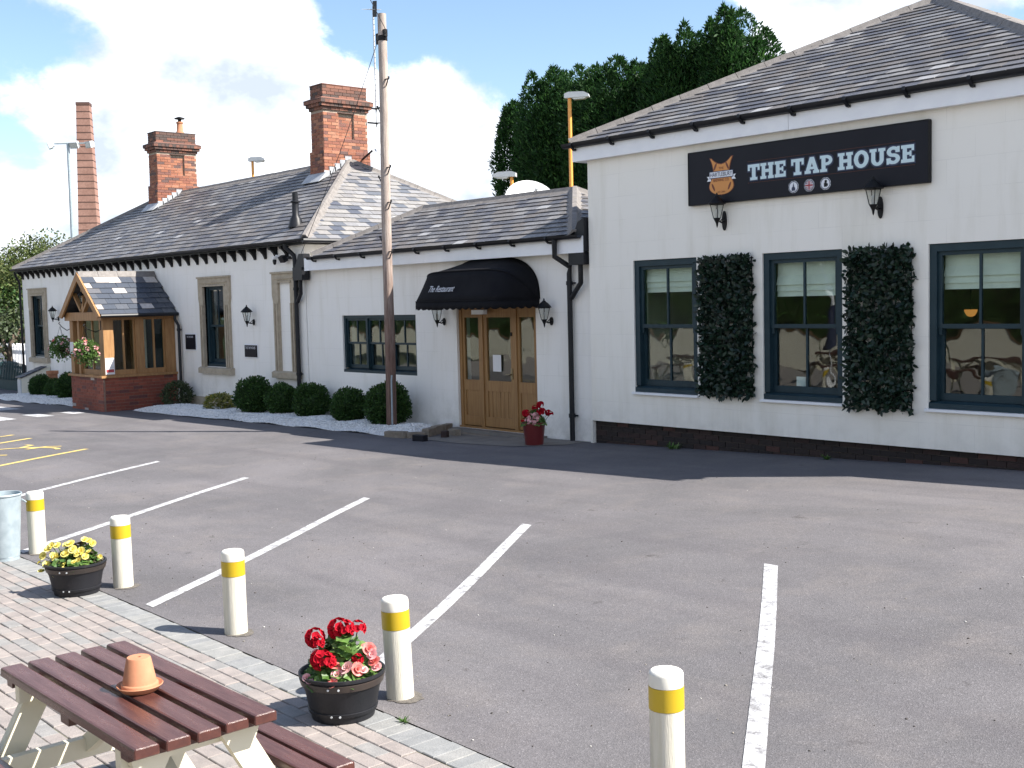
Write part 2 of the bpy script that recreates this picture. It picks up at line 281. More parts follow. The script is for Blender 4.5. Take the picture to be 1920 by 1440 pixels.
M['goldleaf'] = MAT('variegated_leaf', (.1,)*3, scale=20, rough=.55, pick=[(0, (.28, .27, .05)), (.4, (.13, .17, .04)), (.7, (.36, .33, .10))], trans=.2)
M['ivy'] = MAT('artificial_laurel', (.1,)*3, scale=20, rough=.4, pick=[(0, (.008, .022, .013)), (.5, (.013, .034, .018)), (.85, (.005, .012, .008)), (.96, (.04, .06, .045))], spec=.35)
M['conifer'] = MAT('leylandii_leaf', (.1,)*3, scale=.6, rough=.6, pick=[(0, (.019, .058, .015)), (.4, (.028, .082, .02)), (.75, (.013, .038, .012)), (.92, (.055, .125, .03))], trans=.32, spec=.2)
M['tree'] = MAT('tree_leaf', (.1,)*3, scale=.8, rough=.55, pick=[(0, (.065, .095, .026)), (.4, (.095, .12, .038)), (.7, (.048, .072, .022)), (.9, (.14, .145, .055))], trans=.25, spec=.2)
M['bark'] = MAT('bark', (.07, .05, .035), (.11, .085, .06), 8, .9, bump=1)
M['stack'] = MAT('kiln_brickwork', (.25, .135, .105), (.31, .175, .14), 1.2, .85, fine=.1, fscale=6)
M['stackband'] = MAT('iron_band', (.09, .045, .035), None, 3, .7)
M['orange'] = MAT('orange_post_paint', (.70, .29, .055), (.76, .34, .07), 4, .45)
M['greyhead'] = MAT('grey_lamp_head', (.46, .48, .50), (.52, .54, .56), 4, .45)
M['lens'] = MAT('lamp_lens', (.6, .6, .58), None, 4, .3)
M['dish'] = MAT('dish_grey', (.36, .37, .39), (.41, .42, .44), 4, .45)
M['dishwhite'] = MAT('dish_white', (.80, .80, .80), None, 4, .5)
M['gate'] = MAT('dark_green_gate', (.012, .042, .047), (.016, .05, .056), 4, .6, spec=.2)
M['cable'] = MAT('cable', (.03, .03, .035), None, 4, .6)
M['paper'] = MAT('notice_paper', (.72, .72, .73), None, 4, .7)
M['brass'] = MAT('worn_brass', (.25, .2, .12), None, 8, .4, metal=.8)

# ------------------------------------------------------------------ mesh helpers
class MB:
    def __init__(s): s.v = []; s.f = []
    def add(s, vs, fs):
        k = len(s.v); s.v += [tuple(p) for p in vs]; s.f += [tuple(i+k for i in f) for f in fs]; return s
    def box(s, x0, x1, y0, y1, z0, z1):
        return s.add([(x0,y0,z0),(x1,y0,z0),(x1,y1,z0),(x0,y1,z0),(x0,y0,z1),(x1,y0,z1),(x1,y1,z1),(x0,y1,z1)], BOXF)
    def obox(s, c, size, mat3):
        vs = []
        for p in BOXV: vs.append(Vector(c) + mat3 @ Vector((p[0]*size[0]/2, p[1]*size[1]/2, p[2]*size[2]/2)))
        return s.add(vs, BOXF)
    def bar(s, a, b, w, h, up=(0, 0, 1)):
        a, b = Vector(a), Vector(b); d = (b-a); l = d.length; d /= l; up = Vector(up)
        if abs(d.dot(up)) > .98: up = Vector((0, 1, 0))
        x = d.cross(up).normalized(); z = x.cross(d)
        return s.obox((a+b)/2, (w, l, h), Matrix((x, d, z)).transposed())
    def tube(s, pts, r, n=8, caps=True):
        pts = [Vector(p) for p in pts]; rs = r if isinstance(r, (list, tuple)) else [r]*len(pts)
        k = len(s.v); prev = None
        for i, p in enumerate(pts):
            t = (pts[min(i+1, len(pts)-1)] - pts[max(i-1, 0)]).normalized()
            if prev is None:
                a = Vector((0, 0, 1)) if abs(t.z) < .9 else Vector((1, 0, 0)); x = t.cross(a).normalized()
            else: x = (prev - t*prev.dot(t)).normalized()
            prev = x; y = t.cross(x)
            for j in range(n):
                an = 2*math.pi*j/n; s.v.append(tuple(p + (x*math.cos(an) + y*math.sin(an))*rs[i]))
        for i in range(len(pts)-1):
            for j in range(n):
                a = k+i*n+j; b = k+i*n+(j+1) % n; s.f.append((a, b, b+n, a+n))
        if caps:
            s.f.append(tuple(k+j for j in reversed(range(n)))); s.f.append(tuple(k+(len(pts)-1)*n+j for j in range(n)))
        return s
    def lathe(s, prof, n=24, c=(0, 0, 0), wob=0):
        k = len(s.v)
        for r, z in prof:
            for j in range(n):
                an = 2*math.pi*j/n; rr = r*(1+wob*math.sin(an*3+z*9)); s.v.append((c[0]+rr*math.cos(an), c[1]+rr*math.sin(an), c[2]+z))
        for i in range(len(prof)-1):
            for j in range(n):
                a = k+i*n+j; b = k+i*n+(j+1) % n; s.f.append((a, b, b+n, a+n))
        if prof[0][0] > 1e-4: s.f.append(tuple(k+j for j in reversed(range(n))))
        if prof[-1][0] > 1e-4: s.f.append(tuple(k+(len(prof)-1)*n+j for j in range(n)))
        return s
    def prism(s, pts, d):
        """closed polygon (3-D points) pushed along vector d"""
        n = len(pts); d = Vector(d); a = [Vector(p) for p in pts]; b = [p+d for p in a]
        return s.add(a+b, [tuple(reversed(range(n))), tuple(range(n, 2*n))] + [(i, (i+1) % n, n+(i+1) % n, n+i) for i in range(n)])
    def mesh(s, name, mat, off=(0, 0, 0), smooth=False):
        me = bpy.data.meshes.new(name)
        me.from_pydata([(x-off[0], y-off[1], z-off[2]) for x, y, z in s.v], [], s.f)
        bm = bmesh.new(); bm.from_mesh(me); bmesh.ops.recalc_face_normals(bm, faces=bm.faces); bm.to_mesh(me); bm.free()
        if mat: me.materials.append(mat)
        if smooth:
            me.polygons.foreach_set('use_smooth', [True]*len(me.polygons))
            try: me.set_sharp_from_angle(angle=R(smooth if smooth is not True else 40))
            except Exception: pass
        me.update(); return me
BOXV = [(-1,-1,-1),(1,-1,-1),(1,1,-1),(-1,1,-1),(-1,-1,1),(1,-1,1),(1,1,1),(-1,1,1)]
BOXF = [(0,3,2,1),(4,5,6,7),(0,1,5,4),(1,2,6,5),(2,3,7,6),(3,0,4,7)]
def wl(o):
    v = Vector((0, 0, 0))
    while o: v += o.location; o = o.parent
    return v
def part(name, mb, mat, parent, smooth=False, label=None, kind=None):
    """mesh given in the thing's build space (world for buildings), child of parent"""
    off = wl(parent)
    o = bpy.data.objects.new(name, mb.mesh(name, mat, off, smooth)); COL.objects.link(o); o.parent = parent
    if label: o['label'] = label
    if kind: o['kind'] = kind
    return o
def inst(name, me, parent, loc, rot=None, scale=None, kind=None):
    o = bpy.data.objects.new(name, me); COL.objects.link(o); o.parent = parent
    o.location = Vector(loc) - (wl(parent) if parent else Vector((0, 0, 0)))
    if rot is not None: o.rotation_euler = rot
    if scale is not None: o.scale = scale
    if kind: o['kind'] = kind
    return o
def thing(name, label, cat, loc=(0, 0, 0), group=None):
    o = bpy.data.objects.new(name, None); o.empty_display_size = .1; COL.objects.link(o); o.location = loc
    o['label'] = label; o['category'] = cat
    if group: o['group'] = group
    return o
def tag(o, label=None, cat=None, group=None, kind=None):
    for k, v in (('label', label), ('category', cat), ('group', group), ('kind', kind)):
        if v: o[k] = v
    return o
def solo(name, mb, mat, label, cat, loc, group=None, smooth=False):
    o = bpy.data.objects.new(name, mb.mesh(name, mat, loc, smooth)); COL.objects.link(o); o.location = loc
    return tag(o, label, cat, group)
def struct(name, mb, mat, loc=(0, 0, 0), smooth=False):
    o = bpy.data.objects.new(name, mb.mesh(name, mat, loc, smooth)); COL.objects.link(o); o.location = loc; o['kind'] = 'structure'; return o
def dup(root, loc, rotz=0, label=None, scale=None, group=None):
    def cp(o, par):
        c = o.copy(); COL.objects.link(c)
        if par: c.parent = par
        for ch in list(o.children): cp(ch, c)
        return c
    r = cp(root, None); r.location = loc; r.rotation_euler = (0, 0, rotz)
    if scale: r.scale = (scale,)*3 if isinstance(scale, (int, float)) else scale
    if label: r['label'] = label
    if group: r['group'] = group
    return r
def arrmesh(name, V, F, mat):
    """quads/tris from numpy arrays"""
    me = bpy.data.meshes.new(name); nv, nf, k = len(V), len(F), F.shape[1]
    me.vertices.add(nv); me.vertices.foreach_set('co', V.astype(np.float32).ravel())
    me.loops.add(nf*k); me.loops.foreach_set('vertex_index', F.astype(np.int32).ravel())
    me.polygons.add(nf); me.polygons.foreach_set('loop_start', np.arange(nf, dtype=np.int32)*k); me.polygons.foreach_set('loop_total', np.full(nf, k, np.int32))
    me.update(calc_edges=True); me.validate(); me.materials.append(mat); return me
def leaves(name, P, D, Nn, Ln, W, mat, fold=.15):
    D = D/np.linalg.norm(D, axis=1, keepdims=True); Sd = np.cross(D, Nn); Sd /= np.linalg.norm(Sd, axis=1, keepdims=True)+1e-9
    Un = np.cross(Sd, D); Ln = np.asarray(Ln).reshape(-1, 1); W = np.asarray(W).reshape(-1, 1); n = len(P)
    V = np.stack([P, P+D*Ln*.28+Sd*W*.44+Un*W*fold, P+D*Ln*.66+Sd*W*.42+Un*W*fold, P+D*Ln, P+D*Ln*.66-Sd*W*.42+Un*W*fold, P+D*Ln*.28-Sd*W*.44+Un*W*fold], 1).reshape(-1, 3)
    return arrmesh(name, V, np.arange(6*n).reshape(n, 6), mat)
def rdir(n):
    v = rng.normal(size=(n, 3)); return v/np.linalg.norm(v, axis=1, keepdims=True)
def zg(X, Y):
    w = min(max((Y-4.5)/5, 0), 1); w = w*w*(3-2*w)
    return w*(min(.028*(X+13), .6) if X > -13 else max(.012*(X+13), -.32))
def sheet(pts, dz, sub=.4):
    """strip laid on the ground between two polylines: pts = list of (left xy, right xy)"""
    mb = MB(); rows = []
    for i in range(len(pts)-1):
        (a0, b0), (a1, b1) = pts[i], pts[i+1]; L_ = max(math.dist(a0, a1), math.dist(b0, b1)); n = max(1, int(L_/sub))
        for j in range(n + (i == len(pts)-2)):
            t = j/n; rows.append(((a0[0]+(a1[0]-a0[0])*t, a0[1]+(a1[1]-a0[1])*t), (b0[0]+(b1[0]-b0[0])*t, b0[1]+(b1[1]-b0[1])*t)))
    m = max(1, int(max(math.dist(*r) for r in rows)/sub))
    for a, b in rows:
        for k in range(m+1):
            x, y = a[0]+(b[0]-a[0])*k/m, a[1]+(b[1]-a[1])*k/m; mb.v.append((x, y, zg(x, y)+dz))
    for i in range(len(rows)-1):
        for k in range(m):
            q = i*(m+1)+k; mb.f.append((q, q+1, q+m+2, q+m+1))
    return mb
def path_strip(pts, w, dz):
    """painted line of width w along a polyline"""
    out = []
    for i, p in enumerate(pts):
        a, b = pts[max(i-1, 0)], pts[min(i+1, len(pts)-1)]; dx, dy = b[0]-a[0], b[1]-a[1]; l = math.hypot(dx, dy); nx, ny = -dy/l*w/2, dx/l*w/2
        out.append(((p[0]+nx, p[1]+ny), (p[0]-nx, p[1]-ny)))
    return sheet(out, dz)
def text_mesh(name, s, size, mat, parent, origin, xdir, ydir, shear=0, align='CENTER', depth=.002, space=1, xs=1):
    cu = bpy.data.curves.new(name, 'FONT'); cu.body = s; cu.size = size; cu.align_x = align; cu.align_y = 'CENTER'; cu.shear = shear; cu.extrude = depth; cu.space_character = space
    t = bpy.data.objects.new('tmp', cu); COL.objects.link(t)
    me = bpy.data.meshes.new_from_object(t.evaluated_get(bpy.context.evaluated_depsgraph_get())); bpy.data.objects.remove(t)
    me.name = name; me.materials.clear(); me.materials.append(mat)
    x, y = Vector(xdir).normalized(), Vector(ydir).normalized(); z = x.cross(y)
    me.transform(Matrix.Diagonal((xs, 1, 1, 1))); me.transform(Matrix((x, y, z)).transposed().to_4x4())
    return inst(name, me, parent, origin)
def raster(inside, x0, x1, z0, z1, step, Y, depth=.004):
    """solid flat shape cut out by a test function (in the wall plane), as non-overlapping blocks"""
    mb = MB(); prev = {}; nx = int(round((x1-x0)/step)); nz = int(round((z1-z0)/step))
    done = []
    for k in range(nz):
        z = z0+(k+.5)*step; runs = []; st = None
        for i in range(nx+1):
            on = i < nx and inside(x0+(i+.5)*step, z)
            if on and st is None: st = i
            if not on and st is not None: runs.append((st, i)); st = None
        cur = {}
        for r in runs: cur[r] = prev.pop(r, k)
        for r, k0 in prev.items(): done.append((r, k0, k))
        prev = cur
    for r, k0 in prev.items(): done.append((r, k0, nz))
    for (a, b), k0, k1 in done:
        xa, xb, za, zb = x0+a*step, x0+b*step, z0+k0*step, z0+k1*step
        mb.add([(xa, Y, za), (xb, Y, za), (xb, Y, zb), (xa, Y, zb)], [(0, 1, 2, 3)])
    return mb

# ------------------------------------------------------------------ ground, car park, patio
def build_ground():
    mb = MB(); mb.v = [(-900, -700, -.6), (700, -700, -.6), (700, 900, -.6), (-900, 900, -.6)]; mb.f = [(0, 1, 2, 3)]
    struct('ground', mb, M['ground'])
    xs = np.arange(-75, 22.01, .25); ys = np.concatenate([[3.535], np.arange(3.75, 12.76, .25)])
    mb = MB(); nx = len(xs)
    for y in ys:
        for x in xs: mb.v.append((x, y, zg(x, y)))
    for j in range(len(ys)-1):
        for i in range(nx-1):
            a = j*nx+i; mb.f.append((a, a+1, a+nx+1, a+nx))
    cp = struct('car_park', mb, M['asphalt'], smooth=True)
    # far asphalt left of the buildings
    mb = MB(); mb.v = [(-75, 12.75, -.33), (-37.9, 12.75, -.315), (-37.9, 40, -.33), (-75, 40, -.33)]; mb.f = [(0, 1, 2, 3)]
    struct('path', mb, M['asphalt'])
    # white bay lines, all the same slanted direction
    for i, x in enumerate((-5.4, -8.2, -10.88, -13.64, -16.28)):
        p0, p1 = (x+2.62, 3.6), (x, 7.33)
        mid = [(p0[0]+(p1[0]-p0[0])*t+.008*math.sin(3+t*7+i), p0[1]+(p1[1]-p0[1])*t) for t in (0, .2, .4, .6, .8, 1)]
        w = .105
        dx, dy = p1[0]-p0[0], p1[1]-p0[1]
        rows = [((q[0]-w*.61, q[1]), (q[0]+w*.61, q[1])) for q in mid]
        part('parking_line', sheet(rows, .004), M['line'], cp)
    def yl(pts, w=.09): part('yellow_line', path_strip(pts, w, .0042), M['yline'], cp)
    yl([(-16.26, 3.6), (-17.48, 5.35), (-18.87, 7.28)]); yl([(-19.1, 3.8), (-20.87, 6.5), (-21.52, 7.3)]); yl([(-21.7, 3.8), (-24.1, 7.3)])
    # wheelchair symbol painted in the bay (outline of wheel, seat and footrest)
    wheel = [(-19.35+.52*math.cos(a), 6.35+.62*math.sin(a)) for a in np.linspace(R(70), R(330), 16)]
    for pts in (wheel, [(-19.55, 6.55), (-19.75, 6.95), (-19.62, 7.15)], [(-19.62, 6.75), (-19.9, 6.6), (-20.15, 6.85), (-20.3, 6.8)]):
        part('disabled_bay_symbol', path_strip(pts, .085, .0055), M['yline'], cp)
    part('yellow_line', path_strip([(-22.5, 6.4), (-22.2, 7.0), (-22.45, 7.3)], .085, .0055), M['yline'], cp)
    # crossing stripes in front of the porch
    for (a, b, c, d) in (((-28.05, 9.32), (-26.95, 9.32), (-28.0, 9.70), (-26.93, 9.70)), ((-27.85, 10.14), (-27.02, 10.14), (-27.9, 10.48), (-27.04, 10.46)), ((-28.4, 8.30), (-26.4, 8.30), (-28.4, 8.80), (-26.75, 8.80)), ((-31.8, 9.45), (-30.1, 9.50), (-31.8, 10.0), (-30.11, 10.02)), ((-33.4, 9.5), (-32.4, 9.5), (-33.4, 10.0), (-32.4, 10.0))):
        part('crossing_stripe', sheet([(a, b), (c, d)], .004), M['line'], cp)
    part('concrete_apron', sheet([((-15.45, 11.45), (-15.45, 12.68)), ((-14.4, 11.42), (-14.4, 12.68)), ((-13.3, 11.62), (-13.3, 12.68)), ((-12.75, 12.2), (-12.75, 12.68))], .006), M['concrete'], cp)
    return cp
CARPARK = build_ground()

def build_patio():
    mb = MB(); mb.v = [(-34, -6, -.007), (6, -6, -.007), (6, 3.535, -.007), (-34, 3.535, -.007)]; mb.f = [(0, 1, 2, 3)]
    pv = struct('pavement', mb, M['joint'])
    def sett_mesh(w, l, name, mat):
        b = MB(); c = .004
        b.v = [(-w/2, -l/2, -.03), (w/2, -l/2, -.03), (w/2, l/2, -.03), (-w/2, l/2, -.03), (-w/2, -l/2, -c), (w/2, -l/2, -c), (w/2, l/2, -c), (-w/2, l/2, -c),
               (-w/2+c, -l/2+c, 0), (w/2-c, -l/2+c, 0), (w/2-c, l/2-c, 0), (-w/2+c, l/2-c, 0)]
        b.f = [(0,1,5,4),(1,2,6,5),(2,3,7,6),(3,0,4,7),(4,5,9,8),(5,6,10,9),(6,7,11,10),(7,4,8,11),(8,9,10,11)]
        return b, b.mesh(name, mat)
    pb, pm = sett_mesh(.1865, .0945, 'paving_sett', M['sett']); sb, sm = sett_mesh(.0955, .192, 'edge_sett', M['soldier'])
    def visible(x, y):
        d = Vector((x, y, 0)) - CAM; c = S.camera.matrix_world.to_3x3().transposed() @ d
        if c.z > -.5: return None
        u, v = c.x/-c.z*2200+960, 720-c.y/-c.z*2200
        return -c.z if -60 < u < 1980 and v < 1500 else None
    cand = []
    for i in range(400):
        x = -34 + i*.098
        if x < 4: cand.append((x, 3.432, 'e'))
    for j in range(90):
        y = 3.28 - j*.0985
        if y < -5.8: break
        off = (j % 2)*.095 + rng.uniform(-.02, .02)
        for i in range(210):
            x = -33.9 + i*.191 + off
            if x < 5.8: cand.append((x, y, 'p'))
    vis = sorted([(visible(x, y), x, y, k) for x, y, k in cand if visible(x, y)])
    parts = set()
    for kind, lim in (('p', 285), ('e', 90)):
        for d, x, y, k in [q for q in vis if q[3] == kind][:lim]: parts.add((x, y, k))
    rest = {'p': MB(), 'e': MB()}
    for x, y, k in cand:
        rz = rng.uniform(-.012, .012); dz = rng.uniform(-.003, .003); tx, ty = rng.uniform(-.012, .012, 2)
        if (x, y, k) in parts:
            inst('paving_sett' if k == 'p' else 'edge_sett', pm if k == 'p' else sm, pv, (x, y, dz), (tx, ty, rz))
        else:
            b = pb if k == 'p' else sb; cs, sn = math.cos(rz), math.sin(rz)
            rest[k].add([(x+a*cs-c*sn, y+a*sn+c*cs, z+dz) for a, c, z in b.v], b.f)
    part('paving_sett', rest['p'], M['sett'], pv, kind='stuff'); part('edge_sett', rest['e'], M['soldier'], pv, kind='stuff')
build_patio()
def grit():
    g = np.random.default_rng(77); n = 700; P = np.stack([g.uniform(-16, -1, n), 3.6+g.random(n)**1.6*7, np.zeros(n)], 1); P[:, 2] = [zg(a, b)+.002 for a, b in P[:, :2]]
    s_ = g.uniform(.003, .010, (n, 1, 1)); oc = np.array([(1,0,0),(0,1,0),(-1,0,0),(0,-1,0),(0,0,.6),(0,0,-.4)])[None]*s_*g.uniform(.5, 1.3, (n, 6, 1)); V = (P[:, None]+oc).reshape(-1, 3)
    F = np.array([(0,1,4),(1,2,4),(2,3,4),(3,0,4),(1,0,5),(2,1,5),(3,2,5),(0,3,5)])[None]+np.arange(n)[:, None, None]*6
    o = bpy.data.objects.new('grit', arrmesh('grit', V, F.reshape(-1, 3), M['gritstone'])); COL.objects.link(o); o['kind'] = 'stuff'; o.parent = CARPARK
    posts = [(-3.37, 3.81), (-5.288, 3.742), (-7.148, 3.717), (-9.018, 3.722), (-10.883, 3.703)]
    for k, (cx, cy) in enumerate(posts):
        m = MB(); n = 22; m.v.append((cx, cy, .0062)); g2 = np.random.default_rng(k+3)
        for i in range(n): a = 2*math.pi*i/n; r = .092+.03*g2.random()+.03*math.cos(a-.6); m.v.append((cx+r*math.cos(a), cy+r*.9*math.sin(a), .0035))
        for i in range(n): m.f.append((0, 1+i, 1+(i+1) % n))
        part('soil_patch', m, M['soilpatch'], CARPARK)
grit()

# ------------------------------------------------------------------ building kit
def wall_holes(mb, x0, x1, z0, z1, Y, holes, dep=.3):
    xs = sorted({x0, x1} | {h[0] for h in holes} | {h[1] for h in holes}); zs = sorted({z0, z1} | {h[2] for h in holes} | {h[3] for h in holes})
    def hole(xa, za): return any(h[0]-1e-6 <= xa < h[1]-1e-6 and h[2]-1e-6 <= za < h[3]-1e-6 for h in holes)
    for i in range(len(xs)-1):
        for k in range(len(zs)-1):
            if hole(xs[i], zs[k]): continue
            a, b, c, d = xs[i], xs[i+1], zs[k], zs[k+1]
            mb.add([(a,Y,c),(b,Y,c),(b,Y,d),(a,Y,d)], [(0,1,2,3)]); mb.add([(a,Y+dep,c),(b,Y+dep,c),(b,Y+dep,d),(a,Y+dep,d)], [(3,2,1,0)])
    for h in holes + [(x0, x1, z0, z1)]:
        a, b, c, d = h
        for p, q in (((a,c),(b,c)), ((b,c),(b,d)), ((b,d),(a,d)), ((a,d),(a,c))):
            mb.add([(p[0],Y,p[1]),(q[0],Y,q[1]),(q[0],Y+dep,q[1]),(p[0],Y+dep,p[1])], [(0,1,2,3)])
def shell(bld, x0, x1, y0, y1, z0, z1, holes, mat):
    mb = MB(); wall_holes(mb, x0, x1, z0, z1, y0, holes)
    mb.box(x0, x0+.3, y0+.3, y1-.3, z0, z1); mb.box(x1-.3, x1, y0+.3, y1-.3, z0, z1); mb.box(x0, x1, y1-.3, y1, z0, z1)
    w = part('wall', mb, mat, bld)
    ib = MB(); g = .012
    ib.add([(x0+.3+g, y0+.3+g, .02), (x1-.3-g, y0+.3+g, .02), (x1-.3-g, y1-.3-g, .02), (x0+.3+g, y1-.3-g, .02)], [(0, 1, 2, 3)])
    ib.add([(x0+.3+g, y0+.3+g, z1-.1), (x1-.3-g, y0+.3+g, z1-.1), (x1-.3-g, y1-.3-g, z1-.1), (x0+.3+g, y1-.3-g, z1-.1)], [(3, 2, 1, 0)])
    yb = min(y1-.32, y0+3.2)
    ib.add([(x0+.3+g, yb, .02), (x1-.3-g, yb, .02), (x1-.3-g, yb, z1-.1), (x0+.3+g, yb, z1-.1)], [(0, 1, 2, 3)])
    part('interior', ib, M['inside'], bld)
    return w
def slate_shape(w, g, th=.009):
    lo, hi, ov = .024, .004, .05
    vs = [(0,0,lo-th),(w,0,lo-th),(w,g+ov,hi-th),(0,g+ov,hi-th),(0,0,lo),(w,0,lo),(w,g+ov,hi),(0,g+ov,hi)]
    return vs
class Slater:
    """collects slates on a roof and turns the nearest 300 into parts, the rest into one mesh"""
    def __init__(s, roof, limit=300): s.roof = roof; s.c = []; s.limit = limit; s.meshes = {}
    def face(s, o, u, v, poly, w, g, mat, vis=1.0):
        o, u, v = Vector(o), Vector(u).normalized(), Vector(v).normalized(); n = u.cross(v)
        def span(b):
            xs = []
            for i in range(len(poly)):
                (a0, b0), (a1, b1) = poly[i], poly[(i+1) % len(poly)]
                if (b0-b)*(b1-b) < 0: xs.append(a0+(a1-a0)*(b-b0)/(b1-b0))
            return (min(xs), max(xs)) if len(xs) >= 2 else None
        top = max(p[1] for p in poly); rows = int(top/g)
        for r in range(rows):
            b = r*g; sp = span(b+g*.5)
            if not sp: continue
            l, h = sp; a = math.floor(l/w)*w - (w/2 if r % 2 else 0)
            while a < h:
                ww = w*rng.uniform(.94, 1.0); p, q = max(a, l), min(a+w-.006, h); a += w
                if q-p < .05: continue
                pos = o + u*(p+rng.uniform(-.003, .003)) + v*(b-.03+rng.uniform(-.008, .006)); s.c.append((((pos-CAM).length)/vis, pos, u, v, n, q-p, g, w, mat, rng.uniform(-.012, .012)))
    def build(s):
        s.c.sort(key=lambda t: t[0]); restm = {}
        for i, (d, pos, u, v, n, sx, g, w, mat, rz) in enumerate(s.c):
            rot = Matrix((u, v, n)).transposed() @ Matrix.Rotation(rz, 3, 'Z')
            if i < s.limit:
                key = (g, mat.name)
                if key not in s.meshes:
                    me = bpy.data.meshes.new('slate'); me.from_pydata(slate_shape(1, g), [], BOXF); me.materials.append(mat); s.meshes[key] = me
                inst('slate', s.meshes[key], s.roof, pos, rot.to_euler(), (sx, 1, 1))
            else:
                mb = restm.setdefault(mat.name, MB()); mb.add([pos + rot @ Vector((x*sx, y, z)) for x, y, z in slate_shape(1, g)], BOXF)
        for k, mb in restm.items(): part('slate', mb, bpy.data.materials[k], s.roof, kind='stuff')
def ridge_line(roof, a, b, wing=.15, drop=.10, plen=.45, lift=.03, mat=None, side=None):
    """ridge or hip tiles: a run of capped angle pieces"""
    a, b = Vector(a), Vector(b); d = b-a; L_ = d.length; d.normalize(); sx = d.cross(Vector((0, 0, 1))).normalized(); up = sx.cross(d)
    n = max(1, int(round(L_/plen))); pl = L_/n
    prof = [(-wing, -drop), (-wing*.5, -drop*.33), (-.035, lift), (.035, lift), (wing*.5, -drop*.33), (wing, -drop), (wing, -drop-.02), (0, lift-.03), (-wing, -drop-.02)]
    mb = MB(); mb.prism([sx*x+up*z for x, z in prof], d*(pl-.008)); me = mb.mesh('ridge_tile', mat or M['ridge'])
    for i in range(n):
        inst('ridge_tile', me, roof, a+d*pl*i+up*rng.uniform(.0, .006), Matrix.Rotation(rng.uniform(-.006, .006), 3, d).to_euler())
def hip_roof(bld, x0, x1, y0, y1, ze, rise, mats, w, g, limit, sides=True, hips=True):
    t = (y1-y0)/2; ym = (y0+y1)/2; A, B = Vector((x0+t, ym, ze+rise)), Vector((x1-t, ym, ze+rise))
    if B.x < A.x: A.x = B.x = (x0+x1)/2
    dz = .02; mb = MB()
    vs = [(x0, y0, ze-dz), (x1, y0, ze-dz), (x1, y1, ze-dz), (x0, y1, ze-dz), (A.x, A.y, A.z-dz), (B.x, B.y, B.z-dz)]
    mb.add(vs, [(0, 1, 5, 4), (1, 2, 5), (2, 3, 4, 5), (3, 0, 4), (3, 2, 1, 0)] if B.x-A.x > .01 else [(0, 1, 4), (1, 2, 4), (2, 3, 4), (3, 0, 4), (3, 2, 1, 0)])
    roof = part('roof', mb, M['deck'], bld); sl = Slater(roof, limit); s = math.hypot(t, rise)
    W = x1-x0
    sl.face((x0, y0, ze), (1, 0, 0), (0, t, rise), [(0, 0), (W, 0), (B.x-x0, s), (A.x-x0-1e-4, s)], w, g, mats[0])
    tx = x1-B.x; sx = math.hypot(tx, rise); D = y1-y0
    sl.face((x1, y0, ze), (0, 1, 0), (-tx, 0, rise), [(0, 0), (D, 0), (D/2+1e-4, sx), (D/2, sx)], w, g, mats[1], 1.15)
    if sides:
        sl.face((x0, y1, ze), (0, -1, 0), (tx, 0, rise), [(0, 0), (D, 0), (D/2+1e-4, sx), (D/2, sx)], w, g, mats[0], .3)
        sl.face((x1, y1, ze), (-1, 0, 0), (0, -t, rise), [(0, 0), (W, 0), (W-(A.x-x0)+1e-4, s), (W-(B.x-x0), s)], w, g, mats[0], .3)
    sl.build()
    up = Vector((0, 0, .03))
    if hips:
        for c, p in (((x0, y0, ze), A), ((x1, y0, ze), B), ((x1, y1, ze), B), ((x0, y1, ze), A)):
            ridge_line(roof, Vector(c)+up*1.4, p+up*1.4)
    if B.x-A.x > .1: ridge_line(roof, A+up, B+up, mat=M['ridge'])
    return roof, A, B
def gutter(bld, x0, x1, Y, z, r=.06, step=.9, brackets=True):
    mb = MB(); n = 8; pr = [(-r*math.cos(a), -r*math.sin(a)) for a in np.linspace(0, math.pi, n)]
    inner = [(p*.86, q*.86) for p, q in reversed(pr)]
    mb.prism([(x0, Y+p, z+q) for p, q in pr+inner], (x1-x0, 0, 0)); g = part('gutter', mb, M['blackplastic'], bld, smooth=30)
    if brackets:
        bm_ = MB(); bm_.prism([(-.02, -r-.012, .01), (-.02, -r*.7, -r*.75), (-.02, 0, -r-.012), (-.02, r+.03, -r-.012), (-.02, r+.03, -r-.05), (-.02, -.0, -r-.04), (-.02, -r-.02, -r*.5)], (.04, 0, 0)); me = bm_.mesh('gutter_bracket', M['blackplastic'])
        x = x0+.2
        while x < x1: inst('gutter_bracket', me, g, (x, Y, z)); x += step
    return g
def downpipe(bld, pts, r=.036, clips=()):
    mb = MB(); mb.tube(pts, r, 10); p = part('downpipe', mb, M['blackplastic'], bld, smooth=50)
    for (x, y, z) in clips:
        c = MB(); c.lathe([(r+.012, -.03), (r+.012, .03)], 10, (x, y, z)); c.box(x+.02, x+.1, y+r*.4, y+r*.9, z-.012, z+.012); part('pipe_clip', c, M['blackplastic'], p)
    return p
